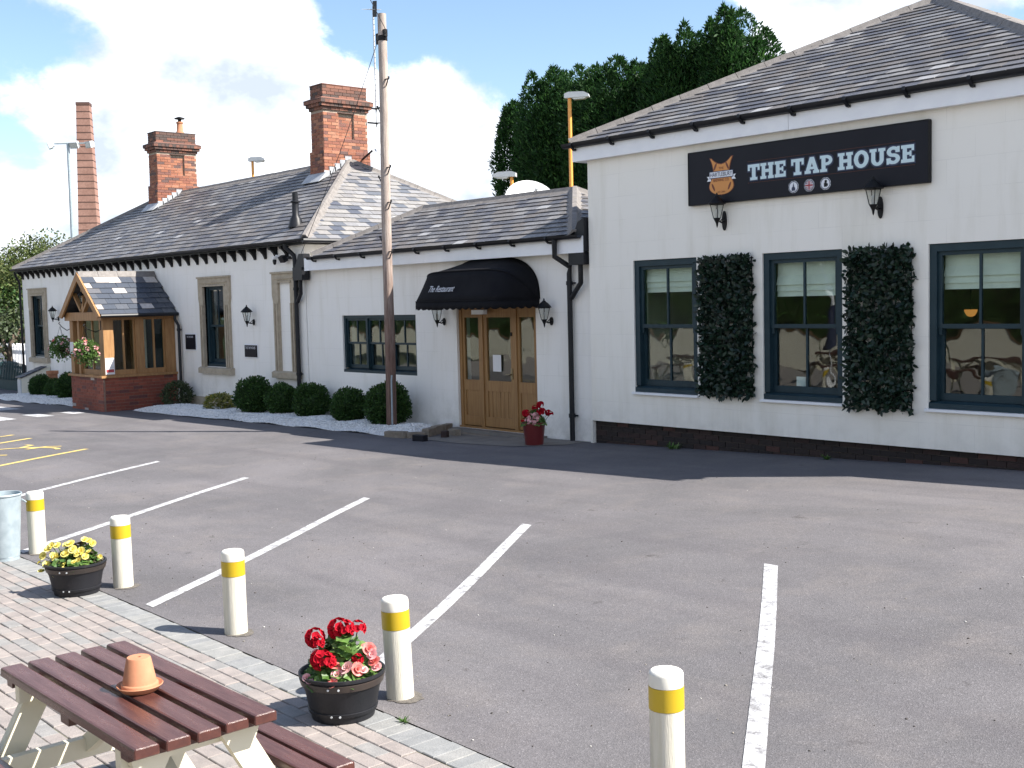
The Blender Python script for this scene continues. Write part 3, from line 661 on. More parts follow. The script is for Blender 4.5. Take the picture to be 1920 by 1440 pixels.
def sash_window(bld, x0, x1, z0, z1, Y, ucols=2, lcols=2, zm=None, fw=.075, name='window', sill=True):
    """box-framed sliding sash: frame, upper and lower sash, bars, panes"""
    zm = zm or (z0+z1)/2; mb = MB(); f = fw
    mb.box(x0, x0+f, Y, Y+.16, z0+.09, z1-f); mb.box(x1-f, x1, Y, Y+.16, z0+.09, z1-f); mb.box(x0, x1, Y, Y+.16, z1-f, z1)
    mb.prism([(x0, Y-.02, z0), (x0, Y+.16, z0), (x0, Y+.16, z0+.09), (x0, Y+.03, z0+.085), (x0, Y-.02, z0+.06)], (x1-x0, 0, 0))
    win = part(name, mb, M['teal'], bld)
    for up in (1, 0):
        za, zb = (zm-.02, z1-f) if up else (z0+.09, zm+.02); ya = Y+.035+(0 if up else .05); a, b = x0+f, x1-f; st = .048; br = .05 if up else .085
        m = MB(); m.box(a, a+st, ya, ya+.045, za+br, zb-st); m.box(b-st, b, ya, ya+.045, za+br, zb-st); m.box(a, b, ya, ya+.045, zb-st, zb); m.box(a, b, ya, ya+.045, za, za+br)
        if up:
            for q in (a, b-st): m.box(q+.006, q+st-.006, ya+.004, ya+.04, za-.075, za)
        part('sash', m, M['teal'], win)
        n = ucols if up else lcols; w = (b-a-2*st)/n
        for i in range(1, n):
            m = MB(); q = a+st+w*i; m.box(q-.014, q+.014, ya+.006, ya+.04, za+br, zb-st); part('glazing_bar', m, M['teal'], win)
        for i in range(n):
            m = MB(); q = a+st+w*i; e = .0145; m.box(q+(e if i else 0), q+w-(e if i < n-1 else 0), ya+.02, ya+.024, za+br, zb-st); part('pane', m, M['glass'], win)
    if sill:
        m = MB(); m.box(x0-.03, x1+.03, Y-.075, Y-.022, z0-.035, z0-.004); part('sill', m, M['white'], win)
    return win
brick_cache = {}
def brick_me(mat, l=.215, h=.065, d=.1025, name='brick'):
    k = (mat.name, l, h, d, name)
    if k not in brick_cache:
        b = MB(); b.box(-l/2, l/2, -d/2, d/2, -h/2, h/2); brick_cache[k] = b.mesh(name, mat)
    return brick_cache[k]
def brick_face(parent, o, u, nrm, length, rows, mat, skip=None, proud=.005, lim=None, joined=None, course=.075, pitch=.225, endin=0):
    """stretcher-bond bricks on a face; nrm points out of the wall; bricks sit half in the core"""
    o, u, nrm = Vector(o), Vector(u), Vector(nrm); rz = math.atan2(u.y, u.x); cnt = 0
    for r in range(rows):
        off = 0 if r % 2 == 0 else pitch/2; a = -off
        while a < length-.03:
            p, q = max(a, 0)+.005, min(a+pitch, length)-.005; a += pitch
            if q-p < .05: continue
            mid = (p+q)/2; z = (r+.5)*course
            pushed = skip(mid, z) if skip else 0
            if pushed is None: continue
            c = o + u*mid + Vector((0, 0, z)) + nrm*(proud-.051+rng.uniform(-.0035, .0035)-pushed)
            if joined is None: inst('brick', brick_me(mat), parent, c, (0, 0, rz+rng.uniform(-.008, .008)), ((q-p)/.215, 1, 1)); cnt += 1
            else: joined.obox(c, (q-p, .1025, .065), Matrix.Rotation(rz, 3, 'Z'))
    return cnt
def wall_text(*a, **k): return text_mesh(*a, **k)

# ------------------------------------------------------------------ the long white building with two chimneys
def stone_surround(bld, X0, X1, Z0, Z1, o, Y, blind_panel=False):
    a, b, zt = o; zs = Z0+.15; p = .055
    mb = MB()
    mb.box(X0+.035, a, Y-p, Y+.12, zs, Z1-.62); mb.box(b, X1-.035, Y-p, Y+.12, zs, Z1-.62)          # jambs
    for q0, q1, s in ((X0, a, -1), (b, X1, 1)):                                                     # shouldered ears
        if s < 0: mb.prism([(X0+.035, Y-p, Z1-.62), (a, Y-p, Z1-.62), (a, Y-p, zt), (X0, Y-p, zt), (X0, Y-p, Z1-.5)], (0, .17, 0))
        else: mb.prism([(b, Y-p, Z1-.62), (X1-.035, Y-p, Z1-.62), (X1, Y-p, Z1-.5), (X1, Y-p, zt), (b, Y-p, zt)], (0, .17, 0))
    mb.box(X0, X1, Y-p, Y+.12, zt, Z1-.04); mb.box(X0-.01, X1+.01, Y-p-.03, Y+.1, Z1-.04, Z1)
    s = part('stone_surround', mb, M['stone'], bld)
    w = (a-X0)
    m = MB()                                                                                        # raised mouldings
    for k, t in ((.28, .028), (.66, .04)):
        m.box(X0+w*k+.03, X0+w*k+.03+t, Y-p-.022, Y-p-.002, zs, Z1-.66); m.box(X1-w*k-.03-t, X1-w*k-.03, Y-p-.022, Y-p-.002, zs, Z1-.66)
        m.box(X0+w*k+.03, X1-w*k-.03, Y-p-.022, Y-p-.002, Z1-.07-(Z1-zt)*k-t, Z1-.07-(Z1-zt)*k)
    part('moulding', m, M['stone'], s)
    m = MB(); m.prism([(X0-.03, Y-.11, Z0), (X0-.03, Y+.12, Z0), (X0-.03, Y+.12, zs-.002), (X0-.03, Y-.05, zs-.002), (X0-.03, Y-.11, zs-.03)], (X1-X0+.06, 0, 0)); part('sill', m, M['stone'], s)
def chimney(bld, X0, X1, Y0, Y1, zb, singles):
    k = .05; core = MB(); zs = 5.86
    core.box(X0-.04, X1+.04-k*.2, Y0-.04+k*.2, Y1+.04, zb, zs)
    rx0, rx1, rz0, rz1 = Y0+.43, Y0+.86, 5.86+.075*4, 5.86+.075*12
    core.box(X0, X1-.06, Y0+.005, Y1, zs, 6.82)
    core.box(X1-.06, X1-.004, Y0+.005, rx0, zs, 6.82); core.box(X1-.06, X1-.004, rx1, Y1, zs, 6.82)
    core.box(X1-.06, X1-.004, rx0, rx1, zs, rz0); core.box(X1-.06, X1-.004, rx0, rx1, rz1, 6.82)
    core.box(X0+.01, X1-.01, Y0+.01, Y1-.01, 6.82, 7.40)
    ch = part('chimney', core, M['mortar'], bld)
    lower = MB() if not singles else None; j = lower
    rows = int(round((zs-zb)/.075)); rows2 = int((6.82-zs)/.075)
    brick_face(ch, (X1+.04, Y0-.04, zs-rows*.075), (0, 1, 0), (1, 0, 0), Y1-Y0+.08, rows, M['brick'], joined=j)
    brick_face(ch, (X0-.04, Y0-.04, zs-rows*.075), (1, 0, 0), (0, -1, 0), X1-X0+.08, rows, M['brick'], joined=j)
    brick_face(ch, (X1, Y0, zs), (0, 1, 0), (1, 0, 0), Y1-Y0, 4, M['brick'], joined=j)
    brick_face(ch, (X1, Y0, rz0), (0, 1, 0), (1, 0, 0), rx0-Y0, 8, M['brick'], joined=j); brick_face(ch, (X1, rx1, rz0), (0, 1, 0), (1, 0, 0), Y1-rx1, 8, M['brick'], joined=j)
    hd = MB(); hd.box(X1-.058, X1+.022, rx0-.02, rx1+.02, rz1, rz1+.018); part('drip_course', hd, M['bricksoot'], ch)
    brick_face(ch, (X1, Y0, rz1+.002), (0, 1, 0), (1, 0, 0), Y1-Y0, rows2-12, M['brick'], joined=j)
    brick_face(ch, (X0, Y0, zs), (1, 0, 0), (0, -1, 0), X1-X0, rows2, M['brick'], joined=j)
    nr = int((rz1-rz0)/.075)
    brick_face(ch, (X1-.058, rx0+.005, rz0), (0, 1, 0), (1, 0, 0), rx1-rx0-.01, nr, M['brick'], joined=j)
    if j: part('brick', j, M['brick'], ch, kind='stuff')
    cap = MB()                                                                                      # corbelled cornice, brick by brick
    for z, e, h in ((6.822, .035, .07), (6.897, .085, .07), (6.972, .12, .07)):
        for (o, u, L_) in (((X1+e-.06, Y0-e, z), (0, 1, 0), Y1-Y0+2*e), ((X0-e, Y0-e+.06, z), (1, 0, 0), X1-X0+2*e), ((X0-e+.06, Y0-e, z), (0, 1, 0), Y1-Y0+2*e), ((X0-e, Y1+e-.06, z), (1, 0, 0), X1-X0+2*e)):
            n = max(2, int(round(L_/.115)))
            for i in range(n):
                c = Vector(o)+Vector(u)*(L_*(i+.5)/n)+Vector((rng.uniform(-.003, .003), rng.uniform(-.003, .003), h/2))
                cap.obox(c, (L_/n-.008, .118, h), Matrix.Rotation(math.atan2(u[1], u[0]), 3, 'Z'))
    for sgn in (0,):
        cap.prism([(X0-.12, Y0-.12, 7.045), (X1+.12, Y0-.12, 7.045), (X1+.12, Y1+.12, 7.045), (X0-.12, Y1+.12, 7.045)], (0, 0, .025))
        b = [(X0-.12, Y0-.12, 7.071), (X1+.12, Y0-.12, 7.071), (X1+.12, Y1+.12, 7.071), (X0-.12, Y1+.12, 7.071)]; t_ = [(X0, Y0, 7.12), (X1, Y0, 7.12), (X1, Y1, 7.12), (X0, Y1, 7.12)]
        cap.add(b+t_, [(0, 1, 5, 4), (1, 2, 6, 5), (2, 3, 7, 6), (3, 0, 4, 7)])
    part('cornice', cap, M['bricksoot'], ch, kind='stuff')
    top = MB()
    for (o, u, nn, L_) in (((X1, Y0, 7.10), (0, 1, 0), (1, 0, 0), Y1-Y0), ((X0, Y0, 7.10), (1, 0, 0), (0, -1, 0), X1-X0), ((X0, Y0, 7.10), (0, 1, 0), (-1, 0, 0), Y1-Y0), ((X0, Y1, 7.10), (1, 0, 0), (0, 1, 0), X1-X0)):
        brick_face(ch, o, u, nn, L_, 4, M['bricksoot'], joined=top)
    top.box(X0-.012, X1+.012, Y0-.012, Y1+.012, 7.402, 7.425)
    part('brick', top, M['bricksoot'], ch, kind='stuff')
    return ch
def flashing(ch, X1, X0, Y0, yr, z_at):
    """stepped lead on the side of the stack and an apron at its foot"""
    mb = MB(); y = Y0-.05; st = .15
    while y < yr:
        z = z_at(y); mb.box(X1+.046, X1+.052, y, y+st+.03, z-.02, z+.19); y += st
    mb.prism([(X0-.12, Y0-.05, z_at(Y0-.05)+.13), (X0-.12, Y0-.06, z_at(Y0-.06)+.03), (X0-.12, Y0-.26, z_at(Y0-.26)+.035), (X0-.12, Y0-.26, z_at(Y0-.26)+.045), (X0-.12, Y0-.045, z_at(Y0-.045)+.14)], (X1-X0+.24, 0, 0))
    part('flashing', mb, M['lead'], ch)
def build_station():
    Y = 12.7
    b = thing('station_building', 'long white building with two brick chimneys, slate hipped roof and black eaves brackets', 'building', (-29, Y, -.2))
    holes = [(-25.29, -24.28, .849, 2.741), (-36.62, -35.67, .849, 2.741)]
    shell(b, -37.45, -20.85, Y, 19.27, -.6, 3.50, holes, M['render'])
    stone_surround(b, -25.52, -24.0, .69, 2.925, (-25.29, -24.28, 2.741), Y)
    stone_surround(b, -36.87, -35.40, .69, 2.925, (-36.62, -35.67, 2.741), Y)
    stone_surround(b, -22.11, -21.12, .69, 2.925, (-21.86, -21.37, 2.741), Y)
    sash_window(b, -25.27, -24.30, .85, 2.735, Y+.03, 2, 1, 1.786, sill=False); sash_window(b, -36.60, -35.69, .85, 2.735, Y+.03, 2, 1, 1.786, sill=False)
    ye, ze, t, rise = 12.52, 3.549, 3.4677, 2.102
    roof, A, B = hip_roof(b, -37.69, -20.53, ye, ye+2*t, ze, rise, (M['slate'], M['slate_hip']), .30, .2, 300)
    gutter(b, -37.75, -20.45, ye-.03, ze-.005, .062, 1, False); mb = MB(); mb.tube([(-20.46, ye-.08, ze-.04), (-20.46, ye+2.2, ze-.04)], .05, 8); part('gutter', mb, M['blackplastic'], b, smooth=40)
    mb = MB(); mb.box(-37.62, -20.60, ye+.03, Y-.002, ze-.10, ze-.03); mb.box(-20.845, -20.62, Y, Y+6.4, ze-.10, ze-.03); part('soffit', mb, M['black'], b)
    br = MB(); prof = [(0, 0), (0, -.225), (-.022, -.235), (-.04, -.19), (-.075, -.13), (-.13, -.075), (-.185, -.055), (-.195, 0)]
    br.prism([(-.04, p, z) for p, z in prof], (.08, 0, 0)); bme = br.mesh('eaves_bracket', M['black'])
    x = -37.3
    while x < -21.4: inst('eaves_bracket', bme, b, (x, Y-.001, ze-.102)); x += .452
    # plinth of dressed stone blocks showing between porch and bushes
    x = -26.6
    while x < -22.3:
        L_ = rng.uniform(.5, .8); m = MB(); m.box(x+.005, x+L_-.005, Y-.035, Y-.002, -.35, .125); part('plinth_stone', m, M['stone'], b); x += L_
    downpipe(b, [(-37.5, ye-.03, 3.45), (-37.5, ye+.02, 3.3), (-37.52, Y-.06, 3.12), (-37.52, Y-.06, -.25)], .037, [(-37.52, Y-.06, 1.9)])
    downpipe(b, [(-21.22, ye-.03, 3.47), (-21.22, ye-.03, 3.40), (-21.12, Y-.075, 3.24), (-21.09, Y-.075, 3.1), (-21.09, Y-.075, -.1)], .046, [(-21.09, Y-.075, 2.55), (-21.09, Y-.075, .8)])
    hp = MB(); hp.box(-20.99, -20.63, Y-.2, Y-.02, 2.72, 2.98); hp.prism([(-20.92, Y-.19, 2.98), (-20.58, Y-.19, 2.98), (-20.58, Y-.19, 3.25), (-20.75, Y-.19, 3.25)], (0, .16, 0)); part('hopper', hp, M['blackplastic'], b)
    downpipe(b, [(-20.86, Y-.1, 2.74), (-20.86, Y-.1, 2.45), (-21.02, Y-.085, 2.28)], .04)
    slope = rise/t; zat = lambda y: ze+.02+(y-ye)*slope
    c2 = chimney(b, -24.5, -23.96, 15.25, 16.5, 5.05, True); flashing(c2, -23.96, -24.5, 15.25, ye+t-.05, zat)
    c1 = chimney(b, -33.56, -33.01, 15.24, 16.49, 5.05, False); flashing(c1, -33.01, -33.56, 15.24, ye+t-.05, zat)
    m = MB(); m.lathe([(.13, 7.42), (.12, 7.47), (.095, 7.5), (.088, 7.72), (.105, 7.73), (.105, 7.77), (.09, 7.77)], 14, (-33.2, 16.1, 0)); part('chimney_pot', m, M['terracotta'], c1, smooth=40)
    m = MB(); m.lathe([(.055, 7.77), (.055, 7.86)], 8, (-33.2, 16.1, 0)); m.lathe([(.155, 7.86), (.15, 7.885), (.02, 7.93)], 14, (-33.2, 16.1, 0)); part('cowl', m, M['black'], c1, smooth=40)
    m = MB(); z0 = zat(13.08); m.lathe([(.17, z0-.05), (.12, z0+.13), (.075, z0+.2), (.072, z0+.46), (.10, z0+.47), (.10, z0+.50), (.06, z0+.52), (.06, z0+.68)], 14, (-21.75, 13.08, 0)); part('flue', m, M['blackplastic'], roof, smooth=40)
    return b
STATION = build_station()

# ------------------------------------------------------------------ the low restaurant range
def build_restaurant():
    Y = 12.72
    b = thing('restaurant_building', 'low white single storey range with oak door, long teal window and hipped slate roof', 'building', (-16.7, Y, 0))
    holes = [(-19.545, -17.135, .885, 1.992), (-15.955, -13.915, .03, 2.16)]
    shell(b, -20.84, -12.57, Y, 15.6, -.6, 3.13, holes, M['render'])
    ye, ze = 12.5, 3.178; t, rise = 1.62, .872
    roof, A, B = hip_roof(b, -20.25, -12.77, ye, ye+2*t, ze, rise, (M['slate'], M['slate']), .285, .165, 300)
    gutter(b, -20.3, -12.62, ye-.05, ze-.015, .058, .85)
    mb = MB(); mb.box(-20.55, -16.585, ye+.012, ye+.034, 2.90, 3.15); mb.box(-16.58, -12.6, ye+.012, ye+.034, 2.90, 3.15); part('fascia', mb, M['white'], b)
    mb = MB(); mb.box(-20.55, -12.6, ye+.036, Y-.002, 2.905, 2.925); part('soffit', mb, M['white'], b)
    # three-light sash window
    f = MB(); z0, z1, x0, x1 = .885, 1.992, -19.543, -17.137; Yw = Y+.035
    f.box(x0, x1, Yw, Yw+.14, z1-.06, z1); f.prism([(x0, Yw-.035, z0), (x0, Yw+.14, z0), (x0, Yw+.14, z0+.08), (x0, Yw-.035, z0+.05)], (x1-x0, 0, 0))
    for q in (x0, -18.79, -18.03, x1-.06): f.box(q, q+.06, Yw, Yw+.14, z0+.08, z1-.06)
    win = part('window', f, M['teal'], b)
    for a, c in ((x0+.06, -18.79), (-18.73, -18.03), (-17.97, x1-.06)):
        for up in (1, 0):
            za, zb = (1.44, z1-.06) if up else (z0+.08, 1.475); ya = Yw+.03+(0 if up else .045); s = .042
            m = MB(); m.box(a, a+s, ya, ya+.04, za, zb); m.box(c-s, c, ya, ya+.04, za, zb); m.box(a+s, c-s, ya, ya+.04, zb-s, zb); m.box(a+s, c-s, ya, ya+.04, za, za+(.035 if up else .07)); part('sash', m, M['teal'], win)
            mid = (a+c)/2; m = MB(); m.box(mid-.013, mid+.013, ya+.005, ya+.035, za+.036, zb-s); part('glazing_bar', m, M['teal'], win)
            for p, q in ((a+s, mid-.014), (mid+.014, c-s)):
                m = MB(); m.box(p, q, ya+.018, ya+.022, za+.036, zb-s); part('pane', m, M['glass'], win)
    # net curtains seen inside
    # oak door with glazed sidelights
    fr = MB(); Yd = Y+.05; X0, X1, zb, zt = -15.953, -13.917, .06, 2.158
    for q in ((X0, X0+.07), (-15.395, -15.32), (-14.535, -14.455), (X1-.07, X1)): fr.box(q[0], q[1], Yd, Yd+.1, zb, zt-.08)
    fr.box(X0, X1, Yd, Yd+.1, zt-.08, zt); fr.box(X0, X1, Yd-.04, Yd+.1, .03, .06)
    dr = part('door_frame', fr, M['oakdoor'], b)
    def leaf(a, c, name):
        m = MB(); s = .085 if c-a > .6 else .055; y0 = Yd+.02; gz0, gz1 = .86, 1.93
        m.box(a, a+s, y0, y0+.05, .075, zt-.085); m.box(c-s, c, y0, y0+.05, .075, zt-.085)
        m.box(a+s, c-s, y0, y0+.05, gz1, zt-.085); m.box(a+s, c-s, y0, y0+.05, .68, gz0); m.box(a+s, c-s, y0, y0+.05, .075, .24)
        d = part(name, m, M['oakdoor'], b)
        n = max(2, int(round((c-a-2*s)/.095))) if c-a > .6 else 1; w = (c-a-2*s)/n
        for i in range(n):
            q = MB(); q.box(a+s+w*i+.004, a+s+w*(i+1)-.004, y0+.014+.002*(i % 2), y0+.04, .241, .679); part('board', q, M['oakdoor'], d)
        q = MB(); q.box(a+s, c-s, y0+.022, y0+.026, gz0, gz1); part('pane', q, M['glass'], d)
        return d
    leaf(-15.882, -15.396, 'side_panel'); d = leaf(-15.318, -14.537, 'door'); leaf(-14.453, -13.988, 'side_panel')
    q = MB(); q.tube([(-14.60, Yd+.02, .98), (-14.60, Yd-.035, .98), (-14.69, Yd-.04, .98)], .011, 8); q.box(-14.625, -14.575, Yd+.008, Yd+.02, .90, 1.08); part('handle', q, M['brass'], d)
    q = MB(); q.box(-14.61, -14.58, Yd+.005, Yd+.02, 1.62, 1.68); part('lock', q, M['black'], d)
    # steps at the threshold
    st = MB(); st.box(-16.0, -13.7, 12.50, 12.715, -.1, .028); part('doorstep', st, M['concrete'], b)
    st = MB(); st.box(-15.95, -13.75, 12.33, 12.495, -.1, -.015); part('doorstep', st, M['kerb'], b)
    # rainwater goods at the right
    xp = -13.05
    downpipe(b, [(-13.16, ye-.05, 3.12), (-13.16, ye-.05, 2.86), (-13.03, Y-.07, 2.70), (xp, Y-.07, 2.6), (xp, Y-.07, -.05)], .042, [(xp, Y-.07, 2.45), (xp, Y-.07, .4)])
    hp = MB(); hp.box(-12.93, -12.60, Y-.2, Y-.03, 2.72, 2.92); hp.prism([(-12.8, Y-.2, 2.92), (-12.585, Y-.2, 2.92), (-12.585, Y-.2, 3.42), (-12.72, Y-.2, 3.36), (-12.8, Y-.2, 3.2)], (0, .17, 0)); part('hopper', hp, M['blackplastic'], b)
    downpipe(b, [(-12.76, Y-.11, 2.73), (-12.76, Y-.11, 2.45), (-13.0, Y-.08, 2.22)], .04)
    return b
RESTAURANT = build_restaurant()

# ------------------------------------------------------------------ the tall white building at the right
def build_pub():
    Y = 12.6
    b = thing('pub_building', 'tall white pub building with black sign and pyramid slate roof over three teal sash windows', 'building', (-8.9, Y, .1))
    wins = [(-11.667, -10.488), (-9.386, -8.191), (-7.046, -5.86)]; z0, z1 = .833, 2.737
    shell(b, -12.562, -5.28, Y, 20.0, .36, 4.27, [(a, c, z0, z1) for a, c in wins], M['rendercream'])
    for a, c in wins: sash_window(b, a+.003, c-.003, z0+.003, z1-.003, Y+.025, 2, 2, 1.785, fw=.085)
    # brick plinth: sooty bricks set back under the render
    pc = MB(); pc.box(-12.555, -5.3, Y+.075, Y+.3, -.5, .36); pc.box(-5.6, -5.3, Y+.301, 19.9, -.5, .36); pl = part('plinth', pc, M['mortardark'], b)
    brick_face(pl, (-12.55, Y+.075, .36-.075*5), (1, 0, 0), (0, -1, 0), 7.24, 5, M['brickdark'], proud=.012)
    q = MB(); q.box(-12.562, -12.556, Y, Y+.3, -.3, .36); q.box(-12.62, -12.563, Y+.02, Y+.3, -.3, .36); part('quoin', q, M['rendercream'], b)
    ye, ze, t = 12.475, 4.533, 3.83; rise = 1.91
    roof, A, B = hip_roof(b, -12.818, -5.158, ye, ye+2*t, ze, rise, (M['slate'], M['slate']), .26, .18, 300)
    gutter(b, -12.88, -5.1, ye-.045, ze-.012, .066, .78)
    mb = MB(); mb.box(-12.755, -8.88, ye-.0, ye+.022, 4.255, 4.455); mb.box(-8.874, -5.15, ye, ye+.022, 4.255, 4.455); mb.box(-12.755, -12.733, ye+.023, ye+3, 4.255, 4.455); mb.box(-5.215, -5.193, ye+.023, ye+3, 4.255, 4.455); part('fascia', mb, M['white'], b)
    mb = MB(); mb.box(-12.73, -5.15, ye+.024, Y-.002, 4.26, 4.28); mb.box(-12.73, -12.566, Y, Y+3, 4.26, 4.28); mb.box(-5.278, -5.217, Y, Y+3, 4.26, 4.28); part('soffit', mb, M['white'], b)
    # lower wing carrying on out of the picture at the right
    mb = MB(); mb.box(-5.275, 5, 13.6, 19.5, -.5, 4.0); part('wing_wall', mb, M['render'], b)
    mb = MB(); mb.prism([(-5.15, 13.35, 4.0), (-5.15, 19.75, 4.0), (-5.15, 16.55, 5.75)], (10.3, 0, 0)); part('wing_roof', mb, M['slate'], b)
    return b
PUB = build_pub()
def roman_blind(x0, x1, zb, label):
    zt = 2.66; Y = 12.79; t = thing('roman_blind', label, 'blind', ((x0+x1)/2, Y, zb), 'linen blinds in the pub windows')
    m = MB(); m.box(x0, x1, Y, Y+.012, zb+.26, zt); part('fabric', m, M['blind'], t)
    for i, z in enumerate((zb+.02, zb+.09, zb+.17)):
        m = MB(); m.prism([(x0, Y-.012-.012*i, z-.02), (x0, Y+.02, z-.02), (x0, Y+.012, z+.10), (x0, Y, z+.10)], (x1-x0, 0, 0)); part('fold', m, M['blind'], t)
roman_blind(-11.56, -10.59, 2.27, 'cream linen blind half down in the sash window left of the first leaf panel')
roman_blind(-9.28, -8.29, 2.17, 'cream linen blind hanging lowest, in the sash window between the two leaf panels')
roman_blind(-6.94, -5.97, 2.21, 'cream linen blind in the sash window at the right edge of the picture')

# ------------------------------------------------------------------ brick and oak porch
def build_porch():
    X0, X1, Y0, Y1 = -29.0, -26.9, 10.9, 12.695
    b = thing('porch', 'oak framed entrance porch on red brick base with steep slate roof', 'porch', ((X0+X1)/2, Y0, -.18))
    zt = .62; core = MB(); d = .2
    core.box(X0+.005, X1-.005, Y0+.005, Y0+d, -.5, zt); core.box(X1-d, X1-.005, Y0+d, Y1, -.5, zt); core.box(X0+.005, X0+d, Y0+d, Y1, -.5, zt)
    base = part('brick_base', core, M['mortarporch'], b)
    n = 12
    brick_face(base, (X1, Y0, zt-n*.075), (0, 1, 0), (1, 0, 0), Y1-Y0, n, M['brickporch'])
    brick_face(base, (X0, Y0, zt-n*.075), (1, 0, 0), (0, -1, 0), X1-X0, n, M['brickporch'])
    pier = MB(); pier.box(X1-.34, X1-.004, Y0-.05, Y0-.003, -.5, zt); pr = part('brick_pier', pier, M['mortarporch'], b)
    brick_face(pr, (X1-.344, Y0-.053, zt-n*.075), (1, 0, 0), (0, -1, 0), .344, n, M['brickporch'], pitch=.23)
    s = MB(); s.box(X1-.23, X1+.05, Y0-.1, Y1, zt+.001, zt+.055); s.box(X0-.05, X1-.235, Y0-.06, Y0+.22, zt+.001, zt+.055); s.box(X0-.05, X0+.22, Y0+.225, Y1, zt+.001, zt+.055); part('oak_sill', s, M['oak'], b)
    zs, zb = zt+.056, 2.0
    for (x, y, wx, wy) in ((X1-.11, Y0+.13, .2, .24), (X1-.11, 11.80, .17, .2), (X1-.11, 12.57, .17, .24), (X0+.12, Y0+.13, .2, .24), (X0+.46, Y0+.13, .12, .16), (X0+.11, 12.5, .2, .2), (-27.22, Y0+.13, .10, .15)):
        m = MB(); m.box(x-wx/2, x+wx/2, y-wy/2, y+wy/2, zs, zb); part('oak_post', m, M['oak'], b)
    bm_ = MB(); bm_.box(X1-.2, X1+.01, Y0, Y1, zb+.001, zb+.17); part('eaves_beam', bm_, M['oak'], b)
    bm_ = MB(); bm_.box(X0-.01, X0+.2, Y0, Y1, zb+.001, zb+.17); part('eaves_beam', bm_, M['oak'], b)
    m = MB(); m.box(X0-.1, X1+.08, Y0-.06, Y0-.002, 1.97, 2.17); part('tie_beam', m, M['oak'], b)
    def glaz(a, c, side):
        fr = MB(); z0_, z1_ = zs+.12, zb-.001; w = .035
        def bx(u0, u1, d0, d1, za, zb_):
            return (X1-.13+d0, X1-.13+d1, u0, u1, za, zb_) if side else (u0, u1, Y0+.12+d0, Y0+.12+d1, za, zb_)
        for r in ((a, a+w), (c-w, c), ((a+c)/2-w*.6, (a+c)/2+w*.6)): fr.box(*bx(r[0], r[1], 0, .05, z0_, z1_-.03))
        fr.box(*bx(a, c, 0, .05, z1_-.03, z1_)); fr.box(*bx(a, c, -.02, .07, zs, z0_))
        f = part('window', fr, M['oak'], b)
        for p, q in ((a+w, (a+c)/2-w*.6), ((a+c)/2+w*.6, c-w)):
            m = MB(); m.box(*bx(p+.001, q-.001, .02, .024, z0_, z1_-.03)); part('pane', m, M['glassporch'], f)
    glaz(11.15, 11.70, True); glaz(11.90, 12.45, True); glaz(-28.47, -27.27, False)
    xc, hs, yr0, yr1, ze, zr = -27.94, 1.22, 10.78, 12.69, 2.13, 3.13
    for sgn in (1, -1):
        dk = MB(); dk.prism([(xc+sgn*.0, yr0, zr-.05), (xc+sgn*hs, yr0, ze-.03), (xc+sgn*hs, yr0, ze-.07), (xc, yr0, zr-.10)], (0, yr1-yr0, 0)); rf = part('roof', dk, M['deck'], b)
        sl = Slater(rf, 150); s_ = math.hypot(hs, zr-ze); o = (xc+hs, yr0, ze-.02) if sgn > 0 else (xc-hs, yr1, ze-.02)
        sl.face(o, (0, sgn, 0), (-sgn*hs, 0, zr-ze), [(0, 0), (yr1-yr0, 0), (yr1-yr0-.001, s_), (.001, s_)], .31, .2, M['slate_porch']); sl.build()
        bb = MB(); bb.prism([(xc, yr0-.045, zr+.0), (xc+sgn*(hs+.05), yr0-.045, ze-.06), (xc+sgn*(hs-.12), yr0-.045, ze-.10), (xc, yr0-.045, zr-.21)], (0, .043, 0)); part('barge_board', bb, M['oak'], b)
        if sgn > 0: ridge_line(rf, (xc, yr0-.02, zr+.0), (xc, yr1, zr+.0), .13, .11, .48, .02, M['ridge'])
        st = MB(); st.bar((xc+sgn*.08, Y0-.03, 2.2), (xc+sgn*.52, Y0-.03, 2.62), .06, .09, (0, 1, 0)); part('strut', st, M['oak'], b)
    kp = MB(); kp.box(xc-.06, xc+.06, Y0-.055, Y0-.005, 2.171, 2.95); part('king_post', kp, M['oak'], b)
    gb = MB(); gb.prism([(xc-1.0, Y0+.25, 2.17), (xc+1.0, Y0+.25, 2.17), (xc, Y0+.25, 2.98)], (0, .03, 0)); part('gable_boarding', gb, M['inside'], b)
    dm = MB(); dm.box(X0+.05, X0+.11, 11.14, 12.40, -.15, 2.0); part('added_porch_door', dm, M['plankdark'], b)  # unseen solid door, added to keep the porch interior dark
    dm = MB(); dm.box(-28.5, -27.5, 12.66, 12.692, -.1, 2.0); part('inner_door', dm, M['teal'], b)
    inn = MB(); inn.box(X0+.21, X1-.21, Y0+.22, Y1, -.2, -.14); part('porch_floor', inn, M['concrete'], b)
    gt = MB(); gt.tube([(xc+hs+.03, yr0, ze-.05), (xc+hs+.03, yr1, ze-.05)], .045, 8); part('gutter', gt, M['blackplastic'], b, smooth=40)
    downpipe(b, [(xc+hs+.03, 12.60, ze-.05), (xc+hs+.03, 12.60, 1.95), (-26.55, 12.62, 1.8), (-26.55, 12.62, -.15)], .036, [(-26.55, 12.62, 1.7)])
    nt = MB(); nt.box(X1-.19, X1-.03, Y0-.012, Y0-.0, 1.0, 1.0); 
    return b
PORCH = build_porch()
